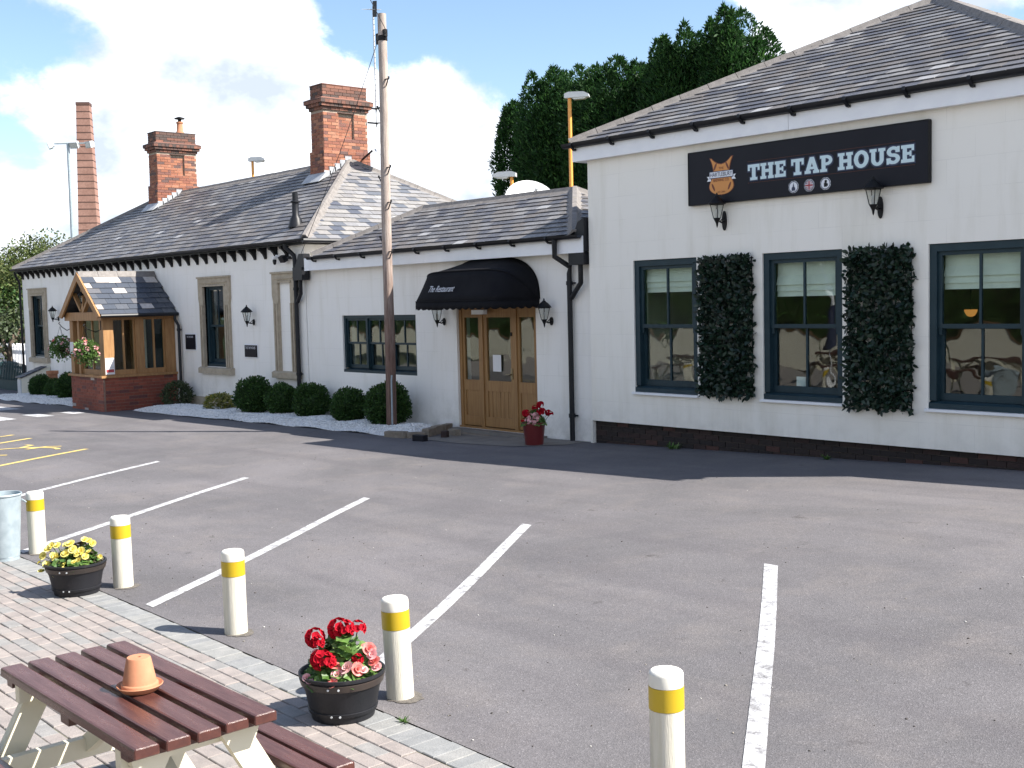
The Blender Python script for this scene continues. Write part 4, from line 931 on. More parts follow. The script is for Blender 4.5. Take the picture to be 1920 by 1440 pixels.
def notice(X, Y, z0, z1, w, label, side=False, band=False):
    t = thing('notice', label, 'notice', (X, Y, z0))
    m = MB()
    if side: m.box(X, X+.006, Y-w/2, Y+w/2, z0, z1)
    else: m.box(X-w/2, X+w/2, Y-.006, Y, z0, z1)
    part('sheet', m, M['paper'], t)
    if band:
        m = MB(); m.box(X+.007, X+.009, Y-w*.42, Y+w*.42, z0+.05, z0+.12); part('print', m, M['signred'], t)
        m = MB(); m.box(X+.007, X+.009, Y-w*.42, Y+w*.42, z0+.16, z0+.18); part('print', m, M['silver'], t)
notice(-28.88, 10.905, 1.16, 1.45, .22, 'white sheet of paper pinned to the left oak post of the porch')
notice(-26.905, 11.03, .70, 1.09, .22, 'white notice with red strip at the foot of the corner porch post', True, True)

# ------------------------------------------------------------------ sign board with raised print
def build_sign():
    Yf = 12.535
    t = thing('pub_sign', 'long black sign board with pale block letters and orange emblem under the eaves', 'sign', (-8.78, 12.6, 3.445))
    m = MB(); m.box(-10.548, -7.018, Yf, 12.597, 3.446, 4.139); part('board', m, M['signblack'], t)
    e = MB()
    for a, c, za, zb in ((-10.556, -7.010, 4.140, 4.152), (-10.556, -7.010, 3.433, 3.445), (-10.56, -10.549, 3.446, 4.139), (-7.017, -7.006, 3.446, 4.139)): e.box(a, c, Yf-.006, 12.597, za, zb)
    part('edge_trim', e, M['black'], t)
    # slab letters, each its own shape: drawn in a unit box (x 0..w, y 0..1)
    st = .30                                                        # stem thickness
    def rect(x0, x1, y0, y1): return lambda x, y: x0 <= x <= x1 and y0 <= y <= y1
    def ell(x, y, cx, cy, rx, ry): return ((x-cx)/rx)**2+((y-cy)/ry)**2 <= 1
    def uni(*fs): return lambda x, y: any(f(x, y) for f in fs)
    sf = .17
    def T(x, y): return uni(rect(0, .92, .80, 1), rect(0, .16, .60, 1), rect(.76, .92, .60, 1), rect(.31, .61, 0, 1), rect(.18, .74, 0, sf))(x, y)
    def H(x, y): return uni(rect(.1, .38, 0, 1), rect(.66, .94, 0, 1), rect(.3, .7, .40, .60), rect(0, .46, 0, sf), rect(.58, 1.04, 0, sf), rect(0, .46, 1-sf, 1), rect(.58, 1.04, 1-sf, 1))(x, y)
    def Ee(x, y): return uni(rect(.1, .38, 0, 1), rect(0, .84, 0, .19), rect(0, .82, .81, 1), rect(.3, .62, .42, .58), rect(.68, .84, 0, .36), rect(.66, .82, .66, 1), rect(.54, .66, .34, .66))(x, y)
    def A(x, y):
        l = .10+.36*y; r = .94-.36*y
        return 0 <= y <= 1 and ((abs(x-l-.05) < .14 and x < .56) or (abs(x-r+.05) < .14 and x > .48)) or rect(.3, .74, .24, .40)(x, y) or rect(0, .44, 0, sf)(x, y) or rect(.60, 1.04, 0, sf)(x, y)
    def P(x, y): return uni(rect(.1, .38, 0, 1), rect(0, .5, 0, sf), rect(0, .45, 1-sf, 1))(x, y) or (x >= .38 and ell(x, y, .45, .69, .42, .31) and not (ell(x, y, .42, .69, .20, .13) and x > .38))
    def O(x, y): return ell(x, y, .5, .5, .5, .52) and not ell(x, y, .5, .5, .21, .30)
    def U(x, y): return uni(rect(.1, .38, .36, 1), rect(.66, .94, .36, 1), rect(0, .46, 1-sf, 1), rect(.58, 1.04, 1-sf, 1))(x, y) or (y <= .37 and ell(x, y, .52, .37, .42, .38) and not ell(x, y, .52, .37, .14, .18))
    def Ss(x, y):
        up = ell(x, y, .44, .715, .42, .30) and not ell(x, y, .44, .715, .15, .115)
        lo = ell(x, y, .44, .295, .44, .31) and not ell(x, y, .44, .295, .16, .115)
        return (up and not (x > .44 and y < .66)) or (lo and not (x < .44 and y > .35)) or rect(.70, .86, .66, 1.0)(x, y) and y > .62 or rect(.02, .17, 0, .36)(x, y)
    words = (('THE', -9.547, -8.958), ('TAP', -8.874, -8.275), ('HOUSE', -8.197, -7.184)); G = {'T': (T, .92), 'H': (H, 1.04), 'E': (Ee, .84), 'A': (A, 1.04), 'P': (P, .87), 'O': (O, 1.0), 'U': (U, 1.04), 'S': (Ss, .88)}
    z0, hh = 3.689, .20
    for wd, a, c in words:
        tot = sum(G[k][1] for k in wd)+.07*(len(wd)-1); sx = (c-a)/tot; x = a
        for k in wd:
            fn, w = G[k]
            for grow, dy, mat, nm in ((.07, .003, 'signnavy', 'letter_outline'), (0, .006, 'signpale', 'letter')):
                def inside(X, Z):
                    u, v = (X-x)/sx, (Z-z0)/hh
                    if grow == 0: return fn(u, v)
                    return any(fn(u+dx*grow, v+dz*grow*1.1) for dx in (-1, 0, 1) for dz in (-1, 0, 1))
                mb = raster(inside, x-.03, x+w*sx+.03, z0-.03, z0+hh+.03, .0036, Yf-dy); part(nm, mb, M[mat], t)
            x += (w+.07)*sx
    for z in (3.927, 3.652):                                        # dotted rules
        mb = MB(); x = -9.55
        while x < -7.18: mb.add([(x, Yf-.003, z), (x+.012, Yf-.003, z), (x+.012, Yf-.003, z+.006), (x, Yf-.003, z+.006)], [(0, 1, 2, 3)]); x += .028
        part('dotted_rule', mb, M['signbrown'], t)
    # orange emblem: a tabard shape with concave top and round bottom, ribbon across
    cx = -9.985
    def body(X, Z, g=0):
        u = (X-cx)
        if Z > 3.80:
            k = (Z-3.80)/.225; half = .125+.055*k**2.2+g; top = 3.945+.085*min(1, (abs(u)/.165))**2+g
            return abs(u) < half and Z < top
        k = (3.80-Z)/.255; half = (.125+.075*math.sin(min(1, k*1.7)*math.pi/2)) if k < .55 else .2*math.sqrt(max(0, 1-((k-.55)/.45)**2))
        return abs(u) < half+g and Z > 3.546-g
    em = part('emblem', raster(lambda X, Z: body(X, Z, .012), cx-.23, cx+.23, 3.53, 4.05, .005, Yf-.003), M['signbrown'], t)
    part('shield', raster(body, cx-.22, cx+.22, 3.54, 4.04, .004, Yf-.006), M['signorange'], em)
    def ribbon(X, Z, g=0): return abs(X-cx) < .192+g and 3.772-g < Z-.0*(X-cx) < 3.852+g
    def tails(X, Z):
        u = abs(X-cx); return .175 < u < .245 and 3.733 < Z < 3.80 and not (u > .245-abs(Z-3.7665)*0-.028+abs(Z-3.7665)*.8 and u > .215)
    part('ribbon_tails', raster(tails, cx-.25, cx+.25, 3.73, 3.81, .004, Yf-.007), M['signwhite'], em)
    part('ribbon_edge', raster(lambda X, Z: ribbon(X, Z, .008), cx-.21, cx+.21, 3.76, 3.87, .004, Yf-.009), M['signnavy'], em)
    part('ribbon', raster(ribbon, cx-.2, cx+.2, 3.77, 3.856, .004, Yf-.011), M['signwhite'], em)
    for gx, gz, sgn in ((-.10, 3.92, 1), (.10, 3.92, -1), (-.135, 3.65, -1), (.135, 3.65, 1)):
        part('barley_ear', raster(lambda X, Z: ((X-cx-gx-sgn*(Z-gz)*.45)/.016)**2+((Z-gz)/.05)**2 < 1, cx+gx-.06, cx+gx+.06, gz-.055, gz+.055, .004, Yf-.008), M['signbrown'], em)
    tx = lambda s, x, z, size, mat, dy, xs=1: wall_text('lettering', s, size, M[mat], em, (x, Yf-dy, z), (1, 0, 0), (0, 0, 1), depth=.0005, xs=xs)
    tx('HARTLEBURY', cx, 3.811, .078, 'signnavy', .0135, .78); tx('THE', cx, 3.893, .045, 'signbrown', .0085); tx('BREWING CO.', cx, 3.737, .052, 'signbrown', .0085, .8); tx('EST. 2005', cx, 3.58, .03, 'signbrown', .0085)
    # three round badges
    for i, x in enumerate((-8.845, -8.612, -8.377)):
        z = 3.545; r = .076
        bd = part('badge', raster(lambda X, Z: (X-x)**2+(Z-z)**2 < r*r, x-.09, x+.09, z-.09, z+.09, .004, Yf-.003), M['signwhite'], t)
        part('badge_ring', raster(lambda X, Z: (r*.80)**2 < (X-x)**2+(Z-z)**2 < (r*.93)**2, x-.09, x+.09, z-.09, z+.09, .003, Yf-.005), M['signnavy'], bd)
        if i == 1:
            rr = r*.74; ins = lambda X, Z: (X-x)**2+(Z-z)**2 < rr*rr
            def blue(X, Z):
                u, v = X-x, Z-z; return ins(X, Z) and abs(u) > .019 and abs(v) > .019 and abs(abs(u)-abs(v)) > .012
            def red(X, Z):
                u, v = X-x, Z-z; return ins(X, Z) and (abs(u) < .011 or abs(v) < .011 or (abs(abs(u)-abs(v)) < .005 and abs(u) > .02))
            part('flag_field', raster(blue, x-.08, x+.08, z-.08, z+.08, .003, Yf-.005), M['signnavy'], bd); part('flag_cross', raster(red, x-.08, x+.08, z-.08, z+.08, .003, Yf-.006), M['signred'], bd)
        elif i == 0:
            def spire(X, Z):
                u, v = X-x, Z-z; return (abs(u) < .028 and -.048 < v < -.012) or (abs(u) < .010+(.012 if v < .0 else 0) and -.02 < v < .02) or (abs(u) < .007*(1-(v-.02)/.035) and .02 <= v < .055)
            part('badge_device', raster(spire, x-.06, x+.06, z-.06, z+.06, .003, Yf-.005), M['signnavy'], bd)
        else:
            def jug(X, Z):
                u, v = X-x, Z-z; return (abs(u) < .022 and -.04 < v < .012) or ((u-.005)**2+(v-.028)**2 < .018**2) or (.02 < u < .036 and -.03 < v < .0)
            part('badge_device', raster(jug, x-.06, x+.06, z-.06, z+.06, .003, Yf-.005), M['black'], bd)
build_sign()

# ------------------------------------------------------------------ canopy over the restaurant door
def build_awning():
    xc, hw, yw, zb, H_, D_ = -14.95, 1.15, 12.712, 2.22, .70, .92
    t = thing('door_awning', 'black dutch canopy with scalloped valance and white script over the oak door', 'awning', (xc, yw, zb))
    n = 48; prof = [math.pi*i/48 for i in range(49)]; ex = lambda th: 2.7+4.0*math.sin(th)
    def pt(a, th):
        if isinstance(a, tuple): x, r = a
        else: c, q, e = math.cos(a), math.sin(a), 2/ex(th); x, r = xc - hw*math.copysign(abs(c)**e, c), max(q, 0)**e
        return (x, yw - D_*r*math.sin(th), zb + H_*r*math.cos(th))
    ths = [R(2), R(46), R(90)]
    for k in range(2):
        mb = MB(); m2 = 5
        for p in prof:
            A, B = Vector(pt(p, ths[k])), Vector(pt(p, ths[k+1]))
            for j in range(m2+1):
                q = A.lerp(B, j/m2); sag = math.sin(math.pi*j/m2)*.012*math.sin(p); mb.v.append((q.x, q.y+sag*.7, q.z-sag*.7))
        for i in range(n):
            for j in range(m2):
                a = i*(m2+1)+j; mb.f.append((a, a+1, a+m2+2, a+m2+1))
        o = part('canvas_panel', mb, M['canvas'], t, smooth=60); sm = o.modifiers.new('thick', 'SOLIDIFY'); sm.thickness = .004
        if k == 1: panel = o
    for th in ths:
        mb = MB(); mb.tube([Vector(pt(p, th))+Vector((0, -.004*math.sin(th), .004*math.cos(th))) for p in prof], .009, 6); part('rib', mb, M['canvas'], t, smooth=50)
    # scalloped valance hanging from the front rib
    mb = MB(); pts = [Vector(pt(p, R(90))) for p in prof]; L_ = [0]
    for i in range(n): L_.append(L_[-1]+(pts[i+1]-pts[i]).length)
    N_ = 150
    for i in range(N_+1):
        s = L_[-1]*i/N_; k = max(j for j in range(n+1) if L_[j] <= s+1e-9); k = min(k, n-1); q = pts[k].lerp(pts[k+1], (s-L_[k])/(L_[k+1]-L_[k]+1e-9))
        dp = .115+.03*abs(math.sin(math.pi*s/.16)); mb.v += [(q.x, q.y-.003, q.z-.004), (q.x, q.y-.01, q.z-dp*.6), (q.x, q.y-.006, q.z-dp)]
    for i in range(N_):
        for j in range(2): a = i*3+j; mb.f.append((a, a+1, a+4, a+3))
    o = part('valance', mb, M['canvas'], t, smooth=60); sm = o.modifiers.new('thick', 'SOLIDIFY'); sm.thickness = .003
    a, b = Vector((0, yw-D_*math.sin(ths[1]), zb+H_*math.cos(ths[1]))), Vector((0, yw-D_, zb))
    up = (a-b).normalized(); c = b.lerp(a, .42); nrm = Vector((1, 0, 0)).cross(up)
    o = text_mesh('lettering', 'The Restaurant', .165, M['silver'], t, (0, 0, 0), (1, 0, 0), (0, 1, 0), shear=.35, depth=.0006, xs=.66)
    ln = (a-b).length; off = wl(t)
    for v in o.data.vertices:                                      # lay the script on the curved canvas
        X = -15.30+v.co.x; rr = [max(0, 1-abs((X-xc)/hw)**ex(h))**(1/ex(h)) for h in ths]; k = .40+v.co.y/ln
        q = Vector(pt((X, rr[2]), ths[2])).lerp(Vector(pt((X, rr[1]), ths[1])), k)+nrm*(.010+v.co.z); v.co = q
    o.location = -off
build_awning()

# ------------------------------------------------------------------ wall lanterns
def make_lantern(label, loc, plate_h=.13):
    t = thing('wall_lantern', label, 'lantern', (0, 0, 0), 'black wall lanterns')
    m = MB(); m.prism([(.032*math.cos(a)*1.1, 0, plate_h/2*math.sin(a)-.02) for a in np.linspace(0, 2*math.pi, 16, endpoint=False)], (0, -.022, 0)); part('back_plate', m, M['black'], t)
    m = MB(); m.tube([(0, -.02, -.03), (0, -.07, -.045), (0, -.12, -.03), (0, -.165, -.02)], .012, 8); m.tube([(0, -.03, .02), (0, -.075, -.01), (0, -.1, -.03)], .007, 6); part('arm', m, M['black'], t, smooth=50)
    m = MB(); y = -.165; m.lathe([(.004, -.115), (.012, -.09), (.016, -.06), (.03, -.03), (.045, 0), (.05, .012)], 10, (0, y, 0)); part('base', m, M['black'], t, smooth=50)
    m = MB(); n = 4
    for k in range(n):
        a = math.pi/4+k*math.pi/2; m.bar((.047*math.cos(a), y+.047*math.sin(a), .01), (.088*math.cos(a), y+.088*math.sin(a), .19), .009, .009)
    for rr, z in ((.086, .19),):
        for k in range(n):
            a, b = math.pi/4+k*math.pi/2, math.pi/4+(k+1)*math.pi/2; m.bar((rr*math.cos(a), y+rr*math.sin(a), z), (rr*math.cos(b), y+rr*math.sin(b), z), .012, .012)
    part('cage', m, M['black'], t)
    for k in range(n):
        a, b = math.pi/4+k*math.pi/2, math.pi/4+(k+1)*math.pi/2; g = MB(); q = lambda r, an, z: (r*math.cos(an), y+r*math.sin(an), z)
        g.add([q(.044, a, .012), q(.044, b, .012), q(.083, b, .187), q(.083, a, .187)], [(0, 1, 2, 3)]); part('pane', g, M['glassflat'], t)
    m = MB(); m.lathe([(.018, .01), (.018, .07), (.022, .075), (.025, .10), (.012, .125)], 8, (0, y, 0)); part('bulb', m, M['lens'], t, smooth=50)
    m = MB(); m.lathe([(.118, .192), (.122, .203), (.095, .235), (.055, .275), (.032, .29), (.03, .30), (.012, .31), (.014, .322), (.005, .345)], 12, (0, y, 0)); part('cap', m, M['black'], t, smooth=50)
    t.location = loc; return t
lan = make_lantern('black lantern on the white wall right of the door canopy', (-13.53, 12.715, 1.885))
dup(lan, (-16.28, 12.715, 1.885), 0, 'black lantern half hidden under the left end of the door canopy')
dup(lan, (-23.0, 12.695, 1.89), 0, 'black lantern on the white wall between the two stone window surrounds', 1.05)
dup(lan, (-34.52, 12.695, 2.02), 0, 'black lantern left of the porch, beside the far stone window', 1.05)
lan2 = make_lantern('black lantern below the emblem end of the sign board', (-9.985, 12.595, 3.22), .26)
dup(lan2, (-7.655, 12.595, 3.22), 0, 'black lantern under the right half of the sign board, right of the badges')
pl = dup(lan, (-27.95, 10.98, 2.42), 0, 'small lantern hanging in the gable of the oak porch', .8)

def plaque(x0, x1, z0, z1, label, small):
    t = thing('wall_plaque', label, 'plaque', ((x0+x1)/2, 12.69, z0), 'black plaques on the white wall'); Y = 12.697
    m = MB(); m.box(x0-.03, x1+.03, Y-.01, Y, z0-.03, z1+.03); part('backing', m, M['white'], t)
    m = MB(); m.box(x0, x1, Y-.028, Y-.0102, z0, z1); part('panel', m, M['signblack'], t)
    text_mesh('lettering', 'THE TAP HOUSE', .075 if not small else .062, M['silver'], t, ((x0+x1)/2, Y-.030, z1-.06), (1, 0, 0), (0, 0, 1), xs=.8 if not small else .72, depth=.0008)
plaque(-26.32, -25.82, 1.23, 1.585, 'upright black plaque with pale heading between porch downpipe and stone window', True)
plaque(-23.43, -22.90, 1.105, 1.365, 'wide black plaque with pale heading under the lantern', False)

# ------------------------------------------------------------------ leaf screens between the pub windows
def leaf_panel(x0, x1, z0, z1, label, seed):
    r = np.random.default_rng(seed); t = thing('leaf_panel', label, 'wall plant', ((x0+x1)/2, 12.6, z0), 'artificial leaf screens'); Y = 12.597
    tr = MB()
    for i in range(9): x = x0+.05+(x1-x0-.1)*i/8; tr.box(x-.006, x+.006, Y-.02, Y-.012, z0+.03, z1-.03)
    for i in range(18): z = z0+.05+(z1-z0-.1)*i/17; tr.box(x0+.03, x1-.03, Y-.012, Y-.004, z-.006, z+.006)
    part('trellis', tr, M['black'], t)
    n = 3600; P = np.stack([r.uniform(x0+.02, x1-.02, n), Y-.012-r.random(n)**1.5*.085, r.uniform(z0+.02, z1-.02, n)], 1)
    D = r.normal(size=(n, 3))*[.8, .35, .8]+[0, -.55, .25]
    edge = np.minimum(np.minimum(P[:, 0]-x0, x1-P[:, 0]), np.minimum(P[:, 2]-z0, z1-P[:, 2]))
    Nn = r.normal(size=(n, 3))*.5+[0, -1, .3]
    me = leaves('leaves', P-np.array(t.location), D, Nn, r.uniform(.065, .095, n), r.uniform(.036, .05, n), M['ivy'])
    o = inst('leaves', me, t, t.location, kind='stuff')
leaf_panel(-10.43, -9.49, .82, 2.74, 'dark green leaf screen between the first and middle pub windows', 3)
leaf_panel(-8.12, -7.20, .76, 2.74, 'dark green leaf screen at the right of the middle pub window', 4)

# ------------------------------------------------------------------ telegraph pole and cables
def build_pole():
    x, y = -16.97, 12.0; t = thing('telegraph_pole', 'tall weathered wooden telegraph pole standing in the white gravel', 'pole', (x, y, -.05))
    m = MB(); zs = np.linspace(-.3, 7.18, 18); m.tube([(x+.085*(z+.1)/7.2+.01*math.sin(z*1.3), y, z) for z in zs], [.094-.018*z/7.2 for z in zs], 16); part('shaft', m, M['poleW'], t, smooth=50)
    px = lambda z: x+.085*(z+.1)/7.2+.01*math.sin(z*1.3)
    for i, z in enumerate((6.05, 5.6, 4.55, 4.4, 3.95, 3.35, 3.1)):
        s = 1 if i % 2 == 0 else -1; m = MB(); a = px(z)
        m.box(a+s*.07, a+s*.18, y-.03, y+.0, z, z+.014); m.bar((a+s*.16, y-.015, z), (a+s*.085, y-.015, z-.11), .018, .012); m.box(a+s*.17, a+s*.182, y-.03, y, z+.01, z+.045); part('step_iron', m, M['greyhead'] if 0 else M['blackplastic'], t)
    m = MB(); m.lathe([(.078, 6.72), (.088, 6.73), (.088, 6.80), (.078, 6.81)], 16, (px(6.75), y, 0)); m.box(px(6.75)-.13, px(6.75)-.075, y-.05, y+.03, 6.68, 6.86); m.box(px(6.75)+.07, px(6.75)+.13, y-.04, y+.02, 6.78, 6.9); part('cable_clamp', m, M['black'], t)
    m = MB(); m.tube([(px(.1)+.088, y-.05, -.1), (px(1)+.084, y-.05, .85), (px(1.3)+.082, y-.04, .95)], .015, 8); part('cable_guard', m, M['galv'], t, smooth=50)
    def wire(a, b, sag, label, rr=.007):
        a, b = Vector(a), Vector(b); pts = []
        for i in range(15):
            s = i/14; p = a.lerp(b, s); p.z -= sag*4*s*(1-s); pts.append(p)
        mb = MB(); mb.tube(pts, rr, 5); solo('overhead_cable', mb, M['cable'], label, 'cable', a)
    wire((px(6.8)-.14, y, 6.75), (-20.9, 12.64, 3.22), .12, 'thin black cable dropping from the telegraph pole to the long building eaves', .006)
    wire((px(6.8)+.14, y, 6.85), (-8.5, 3.0, 9.8), .15, 'thin black cable leaving the top of the telegraph pole up out of the picture', .006)
build_pole()

# ------------------------------------------------------------------ aerial and dishes on the near chimney
def build_aerial():
    x, y = -23.93, 16.76; t = thing('tv_aerial', 'thin television aerial mast strapped beside the tall near chimney', 'aerial', (x, y, 6.3))
    X = -23.93
    m = MB(); m.tube([(X, y, 6.5), (X, y, 9.4)], .022, 8); part('mast', m, M['greyhead'], t, smooth=50)
    m = MB()
    for z in np.linspace(7.0, 9.1, 17): m.box(X-.03, X+.03, y-.006, y+.006, z-.005, z+.005)
    part('mast_rungs', m, M['blackplastic'], t)
    for z in (6.6, 6.95): m = MB(); m.box(X-.02, X+.02, 16.5, y+.02, z-.02, z+.02); m.box(X-.05, X+.12, y-.03, y+.03, z-.012, z+.012); part('bracket', m, M['blackplastic'], t)
    u = Vector((.62, -.3, -.16)).normalized(); v = Vector((-.4, -.8, 0)).normalized(); c = Vector((X, y, 9.33))
    m = MB(); m.bar(c-u*.45, c+u*.3, .02, .02); part('boom', m, M['greyhead'], t)
    for k in range(9):
        p = c+u*(-.42+.085*k); m = MB(); l = .22 - .008*k; m.bar(p-v*l, p+v*l, .008, .008); part('element', m, M['greyhead'], t)
    m = MB(); m.bar(c+u*.22+Vector((0, 0, -.18)), c+u*.28+Vector((0, 0, .2)), .012, .16, (1, 0, 0)); part('reflector', m, M['blackplastic'], t)
build_aerial()
def dish(name, label, c, r, nrm, mat, arm_to=None):
    t = thing(name, label, 'satellite dish', c); n = Vector(nrm).normalized(); q = n.to_track_quat('Z', 'Y').to_matrix(); C_ = Vector(c)
    m = MB(); prof = [(r*k/6, (k/6)**2*r*.22) for k in range(7)]; prof[0] = (.002, 0); prof += [(r*1.015, r*.225), (r*.99, r*.20)]+[(r*k/6, (k/6)**2*r*.22-.012) for k in range(5, 0, -1)]
    mb = MB(); mb.lathe(prof, 32); mb.v = [tuple(C_+q @ Vector(p)) for p in mb.v]; part('reflector', mb, mat, t, smooth=40)
    mb = MB(); e = C_+n*r*.95; lo = C_+q @ Vector((0, -r*.97, r*.2)); mb.tube([lo, lo.lerp(e, .6)+n*.03, e], .012, 6); part('feed_arm', mb, M['blackplastic'], t, smooth=50)
    mb = MB(); mb.tube([e-n*.06, e+n*.06], .035, 8); part('feed_horn', mb, M['greyhead'], t, smooth=50)
    if arm_to:
        mb = MB(); mb.tube([C_-n*.01, C_-n*.12, Vector(arm_to)], .025, 8); mb.box(arm_to[0]-.02, arm_to[0]+.0, arm_to[1]-.07, arm_to[1]+.07, arm_to[2]-.09, arm_to[2]+.09); part('wall_mount', mb, M['blackplastic'], t, smooth=40)
    return t
dish('satellite_dish', 'grey satellite dish on an arm beside the tall near chimney', (-23.32, 16.3, 5.93), .27, (.8, .1, .38), M['dish'], (-23.92, 16.3, 5.7))
dish('satellite_dish', 'big white satellite dish showing above the restaurant ridge', (-17.75, 16.15, 4.12), .54, (.62, -.30, .45), M['dishwhite'], (-17.9, 16.5, 3.6))

# ------------------------------------------------------------------ station lamp posts, floodlight, kiln stack
def lamp_post(x, y, ztop, label, head=1):
    t = thing('lamp_post', label, 'lamp post', (x, y, -.5), 'orange station lamp posts')
    m = MB(); m.tube([(x, y, -.5), (x, y, 1.2), (x, y, 1.25), (x, y, ztop)], [.10, .095, .062, .055], 12); part('post', m, M['orange'], t, smooth=50)
    u = Vector((.80, .60, 0))*head; m = MB(); c = Vector((x, y, ztop+.06)); w = u.cross(Vector((0, 0, 1)))
    pr = [(-.14, -.06), (-.14, .06), (-.02, .11), (.42, .10), (.56, .03), (.58, -.05)]
    m.prism([c+u*a+Vector((0, 0, b))-w*.12 for a, b in pr], w*.24); part('head', m, M['greyhead'], t)
    m = MB(); m.prism([c+u*a+Vector((0, 0, b))-w*.10 for a, b in ((.08, -.062), (.52, -.052), (.44, -.10), (.14, -.11))], w*.2); part('lens', m, M['lens'], t)
    return t
lamp_post(-24.6, 24, 7.98, 'orange lamp post standing at the left eaves corner of the tall pub building')
lamp_post(-27.2, 24, 5.98, 'short orange lamp post beside the big white dish', -1)
lamp_post(-43.1, 24, 8.1, 'orange lamp post behind the ridge between the two chimneys')
def floodlight():
    x, y = -47, 18; t = thing('floodlight_mast', 'slim grey mast with three floodlights in front of the kiln stack', 'floodlight', (x, y, -.5)); zt = 2.2+11.1*.6
    m = MB(); m.tube([(x, y, -.5), (x, y, zt)], [.10, .06], 10); part('mast', m, M['galv'], t, smooth=50)
    u = Vector((.66, .75, 0)); c = Vector((x, y, zt)); m = MB(); m.bar(c-u*.75, c+u*.85, .05, .05); part('cross_arm', m, M['galv'], t)
    for s, d in ((-.72, (-.3, -.8, -.35)), (.25, (.5, -.6, -.4)), (.85, (.2, -.9, -.2))):
        p = c+u*s+Vector((0, 0, -.06)); n = Vector(d).normalized(); q = n.to_track_quat('Y', 'Z').to_matrix(); m = MB(); m.obox(p, (.34, .16, .26), q); m.obox(p-n*.1, (.24, .1, .18), q); h = part('floodlight', m, M['greyhead'], t)
        m = MB(); m.obox(p+n*.084, (.29, .006, .2), q); part('lens', m, M['lens'], h)
floodlight()
def kiln_stack():
    c = Vector((-105.5, 42)); zb, zt, rb, rt = -1, 20.6, 1.51, .79; ang = R(-33); t = thing('kiln_stack', 'tall tapering brick kiln chimney with iron bands far behind the long roof', 'chimney stack', (c.x, c.y, zb))
    def ring(z, e=0): r = (rb+(rt-rb)*(z-zb)/(zt-zb)+e); return [(c.x+r*math.cos(ang+math.pi/4+k*math.pi/2), c.y+r*math.sin(ang+math.pi/4+k*math.pi/2), z) for k in range(4)]
    m = MB(); m.add(ring(zb)+ring(zt), [(0,1,5,4),(1,2,6,5),(2,3,7,6),(3,0,4,7),(4,5,6,7)]); part('shaft', m, M['stack'], t)
    z = 2.0
    while z < zt-.3:
        m = MB(); m.add(ring(z, .02)+ring(z+.08, .02), [(0,1,5,4),(1,2,6,5),(2,3,7,6),(3,0,4,7),(4,5,6,7),(3,2,1,0)]); part('iron_band', m, M['stackband'], t); z += .62
    m = MB(); m.add(ring(zt, .05)+ring(zt+.25, .05), [(0,1,5,4),(1,2,6,5),(2,3,7,6),(3,0,4,7),(4,5,6,7),(3,2,1,0)]); part('cap', m, M['stackband'], t)
kiln_stack()

# ------------------------------------------------------------------ trees
def conifer(x, y, h, r, label, seed, n=36000):
    g = np.random.default_rng(seed); zb = -.5; t = thing('conifer_tree', label, 'tree', (x, y, zb), 'tall conifers behind the station')
    m = MB(); m.tube([(x, y, zb), (x, y, zb+h*.9)], [.22, .04], 8); part('trunk', m, M['bark'], t)
    ncol = 5; cols = [(0, 0, h, r)] + [(r*.55*math.cos(a), r*.55*math.sin(a), h*g.uniform(.90, .99), r*.72) for a in g.uniform(0, 6.28, ncol)]
    cols += [(r*.7*math.cos(a), r*.7*math.sin(a), h*g.uniform(.95, 1.01), r*.4) for a in g.uniform(0, 6.28, 3)]
    P, D = [], []
    for cx, cy, ch, cr in cols:
        k = int(n/len(cols)); z = g.random(k)**.85*ch; prof = cr*np.clip(1-(z/ch)**12, .02, 1)*(.93+.07*np.sin(z*2+cx*5))
        a = g.uniform(0, 6.28, k); rad = prof*(.72+.34*g.random(k)); lump = 1+.12*np.sin(a*3+z*1.7)+.08*np.sin(a*5-z*2.6)
        P.append(np.stack([cx+rad*lump*np.cos(a), cy+rad*lump*np.sin(a), z], 1)); out = np.stack([np.cos(a), np.sin(a), np.zeros(k)], 1)
        D.append(out*.7+[0, 0, .75]+g.normal(size=(k, 3))*.5)
    P, D = np.concatenate(P), np.concatenate(D); k = len(P)
    V1 = leaves('crown', P, D, g.normal(size=(k, 3)), g.uniform(.10, .24, k), g.uniform(.035, .07, k), M['conifer'], .25)
    inst('crown', V1, t, (x, y, zb))
    core = MB(); pr = [(.01, 0)]+[(r*.74*(1-(q)**6)+.02, q*h*.93) for q in np.linspace(.02, 1, 12)]
    core.lathe(pr, 14, (x, y, zb), .1); part('inner_growth', core, M['conifer'], t, smooth=60)
for i, (x, y, h, r) in enumerate([(-33.25, 30.2, 10.3, 1.1), (-31.2, 29.8, 11.0, 1.6), (-29.7, 30.3, 10.9, 1.8), (-28.2, 29.8, 10.9, 1.7), (-26.9, 30.2, 10.5, 1.6), (-25.0, 29.8, 11.15, 1.45), (-23.8, 30.1, 11.2, 1.5), (-22.8, 29.7, 11.4, 1.3), (-21.0, 30.4, 9.6, 1.5), (-19.0, 30.4, 9.0, 1.4), (-32.0, 30.9, 10.6, 1.5)]):
    conifer(x, y, h, r, ['dark conifer standing at the left end of the row behind the white dish', 'dark conifer second from the left end of the row', 'dark conifer with a blunt top behind the station lamp post head', 'dark pointed conifer right of the lamp post head', 'dark conifer left of the step up in the row', 'tall dark conifer at the step up in the row', 'tall dark conifer between two taller tips of the row', 'tallest dark conifer, right tip of the row above the slate roof', 'lower dark conifer mostly hidden behind the pub roof', 'last dark conifer of the row wholly against the pub roof', 'dark conifer set back between the two left end trees of the row'][i], 40+i)
